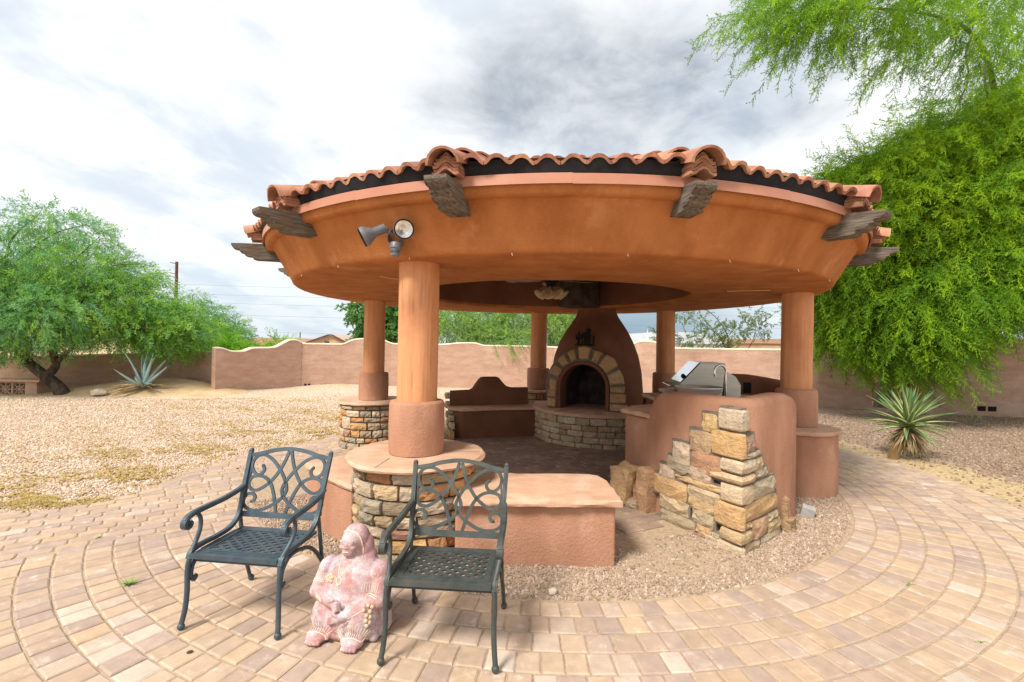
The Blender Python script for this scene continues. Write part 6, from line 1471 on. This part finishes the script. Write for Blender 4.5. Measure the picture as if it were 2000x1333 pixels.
def dry_growth():
    r = random.Random(3); v = []; f = []
    for i in range(12):
        a = r.uniform(0, 6.28); l = r.uniform(.5, 1.2); d = Vector((math.cos(a), math.sin(a), r.uniform(.15, .8))).normalized(); s_ = d.cross(Vector((0, 0, 1))).normalized()*.12; p = Vector((r.uniform(-.3, .3), r.uniform(-.3, .3), 0)); k = len(v)
        v += [p-s_, p+s_, p+d*l]; f.append((k, k+1, k+2))
    me = mesh('dry_tuft', v, f); me.materials.append(pmat('dry_growth', None, None, 3, rough=.9, bump=0, rnd3=[(.52, .36, .12), (.66, .47, .19), (.46, .38, .12), (.70, .54, .28)], trans=.2))
    rs = np.random.RandomState(4); P = []
    for x, y, sx, sy, n in ((-4.95, 4.95, .35, .12, 1300), (-3.9-.9, 5.9, .8, .25, 1600), (-5.2, 7.2, 1.3, .4, 2600), (-4.9, 9.2, 1.7, .7, 4200), (-3.6, 10.6, .7, .6, 2400), (-6.5, 11.5, 2.5, .5, 3000), (-3.55, 8.6, .25, .35, 900), (-8, 13.6, 1.6, .4, 1800), (-6.3, 5.2, .7, .12, 900), (-2.2, 12.2, 1.2, .6, 1500)):
        P.append(np.c_[rs.normal(x, sx, n), rs.normal(y, sy, n)])
    P = np.concatenate(P); ok = np.array([not (in_field(a, b)) and math.hypot(a-GC[0], b-GC[1]) > 3.9 and b > 4.55 for a, b in P]); P = P[ok]; n = len(P)
    noise_ = np.sin(P[:, 0]*3.1+1)*np.sin(P[:, 1]*4.7+P[:, 0])+.6*np.sin(P[:, 0]*11)*np.sin(P[:, 1]*13); P = P[noise_ > -.1]; n = len(P)
    tag(scatter('dry_growth', np.c_[P, gz(P[:, 0], P[:, 1])+.012], np.c_[np.zeros((n, 2)), rs.uniform(0, 6.28, n)], rs.uniform(.018, .04, n), source('dry_tuft', me)), kind='stuff')
dry_growth()
# ------------------------------------------------------------------ beyond the walls
def prism_roof(name, poly, y0, y1, mat, parent):
    n = len(poly); return obj(name, [(x, y0, z) for x, z in poly]+[(x, y1, z) for x, z in poly], [tuple(range(n)), tuple(range(2*n-1, n-1, -1))]+[((i+1) % n, i, n+i, n+(i+1) % n) for i in range(n)], mat, parent)
def houses():
    t = thing('house', 'white walled house with long brown roof beyond the wall at left', 'house', (-23.5, 46, 0))
    mb = MB(); mb.box(-2.6, 0, -1, 3.2, 6, 1.28); mb.obj('wall', 'house_wall', t); prism_roof('roof', [(-2.9, 1.28), (3.5, 1.28), (2.4, 1.98), (-1.9, 1.98)], -.4, 6.4, 'house_roof', t)
    for x in (-1.0, .6, 2.2): mb = MB(); mb.box(x, -.03, .5, x+.7, .02, 1.05); mb.obj('window', 'glass_dark', t)
    t = thing('house', 'tan gabled house with dark barge boards beyond the wall', 'house', (-16.5, 42, 0))
    prism_roof('gable_wall', [(-1.9, -1), (1.7, -1), (1.7, 1.52), (.15, 2.25), (-1.9, 1.5)], 0, 5, 'house_tan', t)
    mb = MB(); mb.strap([(-2.1, -.1, 1.50), (.1, -.1, 2.30), (.35, -.1, 2.30), (1.95, -.1, 1.50)], .10, .3, (0, 1, 0)); mb.obj('barge_board', 'dark_trim', t)
    prism_roof('roof', [(-2.2, 1.46), (.2, 2.32), (3.4, 2.30), (3.6, 1.3)], .6, 7, 'roof_pale', t); mb = MB(); mb.box(-.3, -.04, 1.55, .1, .01, 1.75); mb.obj('gable_vent', 'glass_dark', t)
    t = thing('warehouse', 'wide pale grey roofed building far behind the fireplace and grill', 'building', (27, 62, 0))
    prism_roof('wall', [(-12, -1), (12, -1), (12, 2.0), (-12, 2.4)], 0, 20, 'house_wall', t); prism_roof('roof', [(-12.5, 2.3), (12.5, 1.95), (6, 2.9), (-6, 3.75), (-12, 3.3)], -.3, 20, 'roof_grey', t)
    t = thing('church', 'tan gable building with thin white spire beyond the back wall', 'building', (17.0, 58, 0))
    prism_roof('wall', [(-2, -1), (2, -1), (2, 1.9), (0, 2.6), (-2, 1.9)], 0, 6, 'roof_pale', t); mb = MB(); mb.lathe([(.22, 2.3), (.2, 2.7), (.07, 3.0), (.015, 3.9)], 8, (.05, 1, 0)); mb.obj('spire', 'white', t)
    t = thing('house', 'flat topped tan house between the creosote bush and front right column', 'house', (17.2, 30, 0))
    mb = MB(); mb.box(-1.2, 0, -1, 6, 5, 2.0); mb.obj('wall', 'house_tan', t); mb = MB(); mb.box(-1.3, -.1, 2.0, 6.1, 5.1, 2.3); mb.obj('parapet', 'house_roof', t)
houses()
def poles():
    t = thing('utility_pole', 'dark wooden utility pole with steps rising behind the green tree', 'utility pole', (-32.35, 45, 0))
    mb = MB(); mb.tube([(0, 0, -1), (0, 0, 9.15)], [.17, .13], 10); mb.obj('pole', 'pole_wood', t)
    for z in (9.0, 8.0, 7.0, 6.1): mb = MB(); mb.strap([(0, 0, z-.05), (-.62, 0, z+.08)], .07, .08, (0, 1, 0)); mb.obj('pole_step', 'pole_wood', t)
    t = thing('utility_pole', 'short thin distant pole between the two houses at left', 'utility pole', (-27.15, 60, 0)); mb = MB(); mb.tube([(0, 0, -1), (0, 0, 2.85)], .07, 8); mb.obj('pole', 'pole_wood', t)
poles()
W_ = [((-32.3, 45, 7.0), (60, 52, 6.9), 'highest of the wires running right from the utility pole'), ((-32.3, 45, 6.1), (60, 52, 6.2), 'second highest of the wires running right from the utility pole'),
      ((-32.3, 45, 5.3), (60, 52, 5.2), 'third of the wires running right from the utility pole'), ((-32.3, 45, 4.2), (60, 52, 3.9), 'fourth of the wires running right from the utility pole'), ((-40, 46, 2.7), (62, 50, 2.35), 'lowest wire just above the distant roofs')]
for a, b, lab in W_:
    a, b = Vector(a), Vector(b); mb = MB(); mb.tube([a.lerp(b, s)+Vector((0, 0, -.5*4*s*(1-s)*.4)) for s in np.linspace(0, 1, 25)], .010, 4)
    tag(mb.obj('power_line', 'wire'), lab, 'wire', 'power lines beyond the wall')
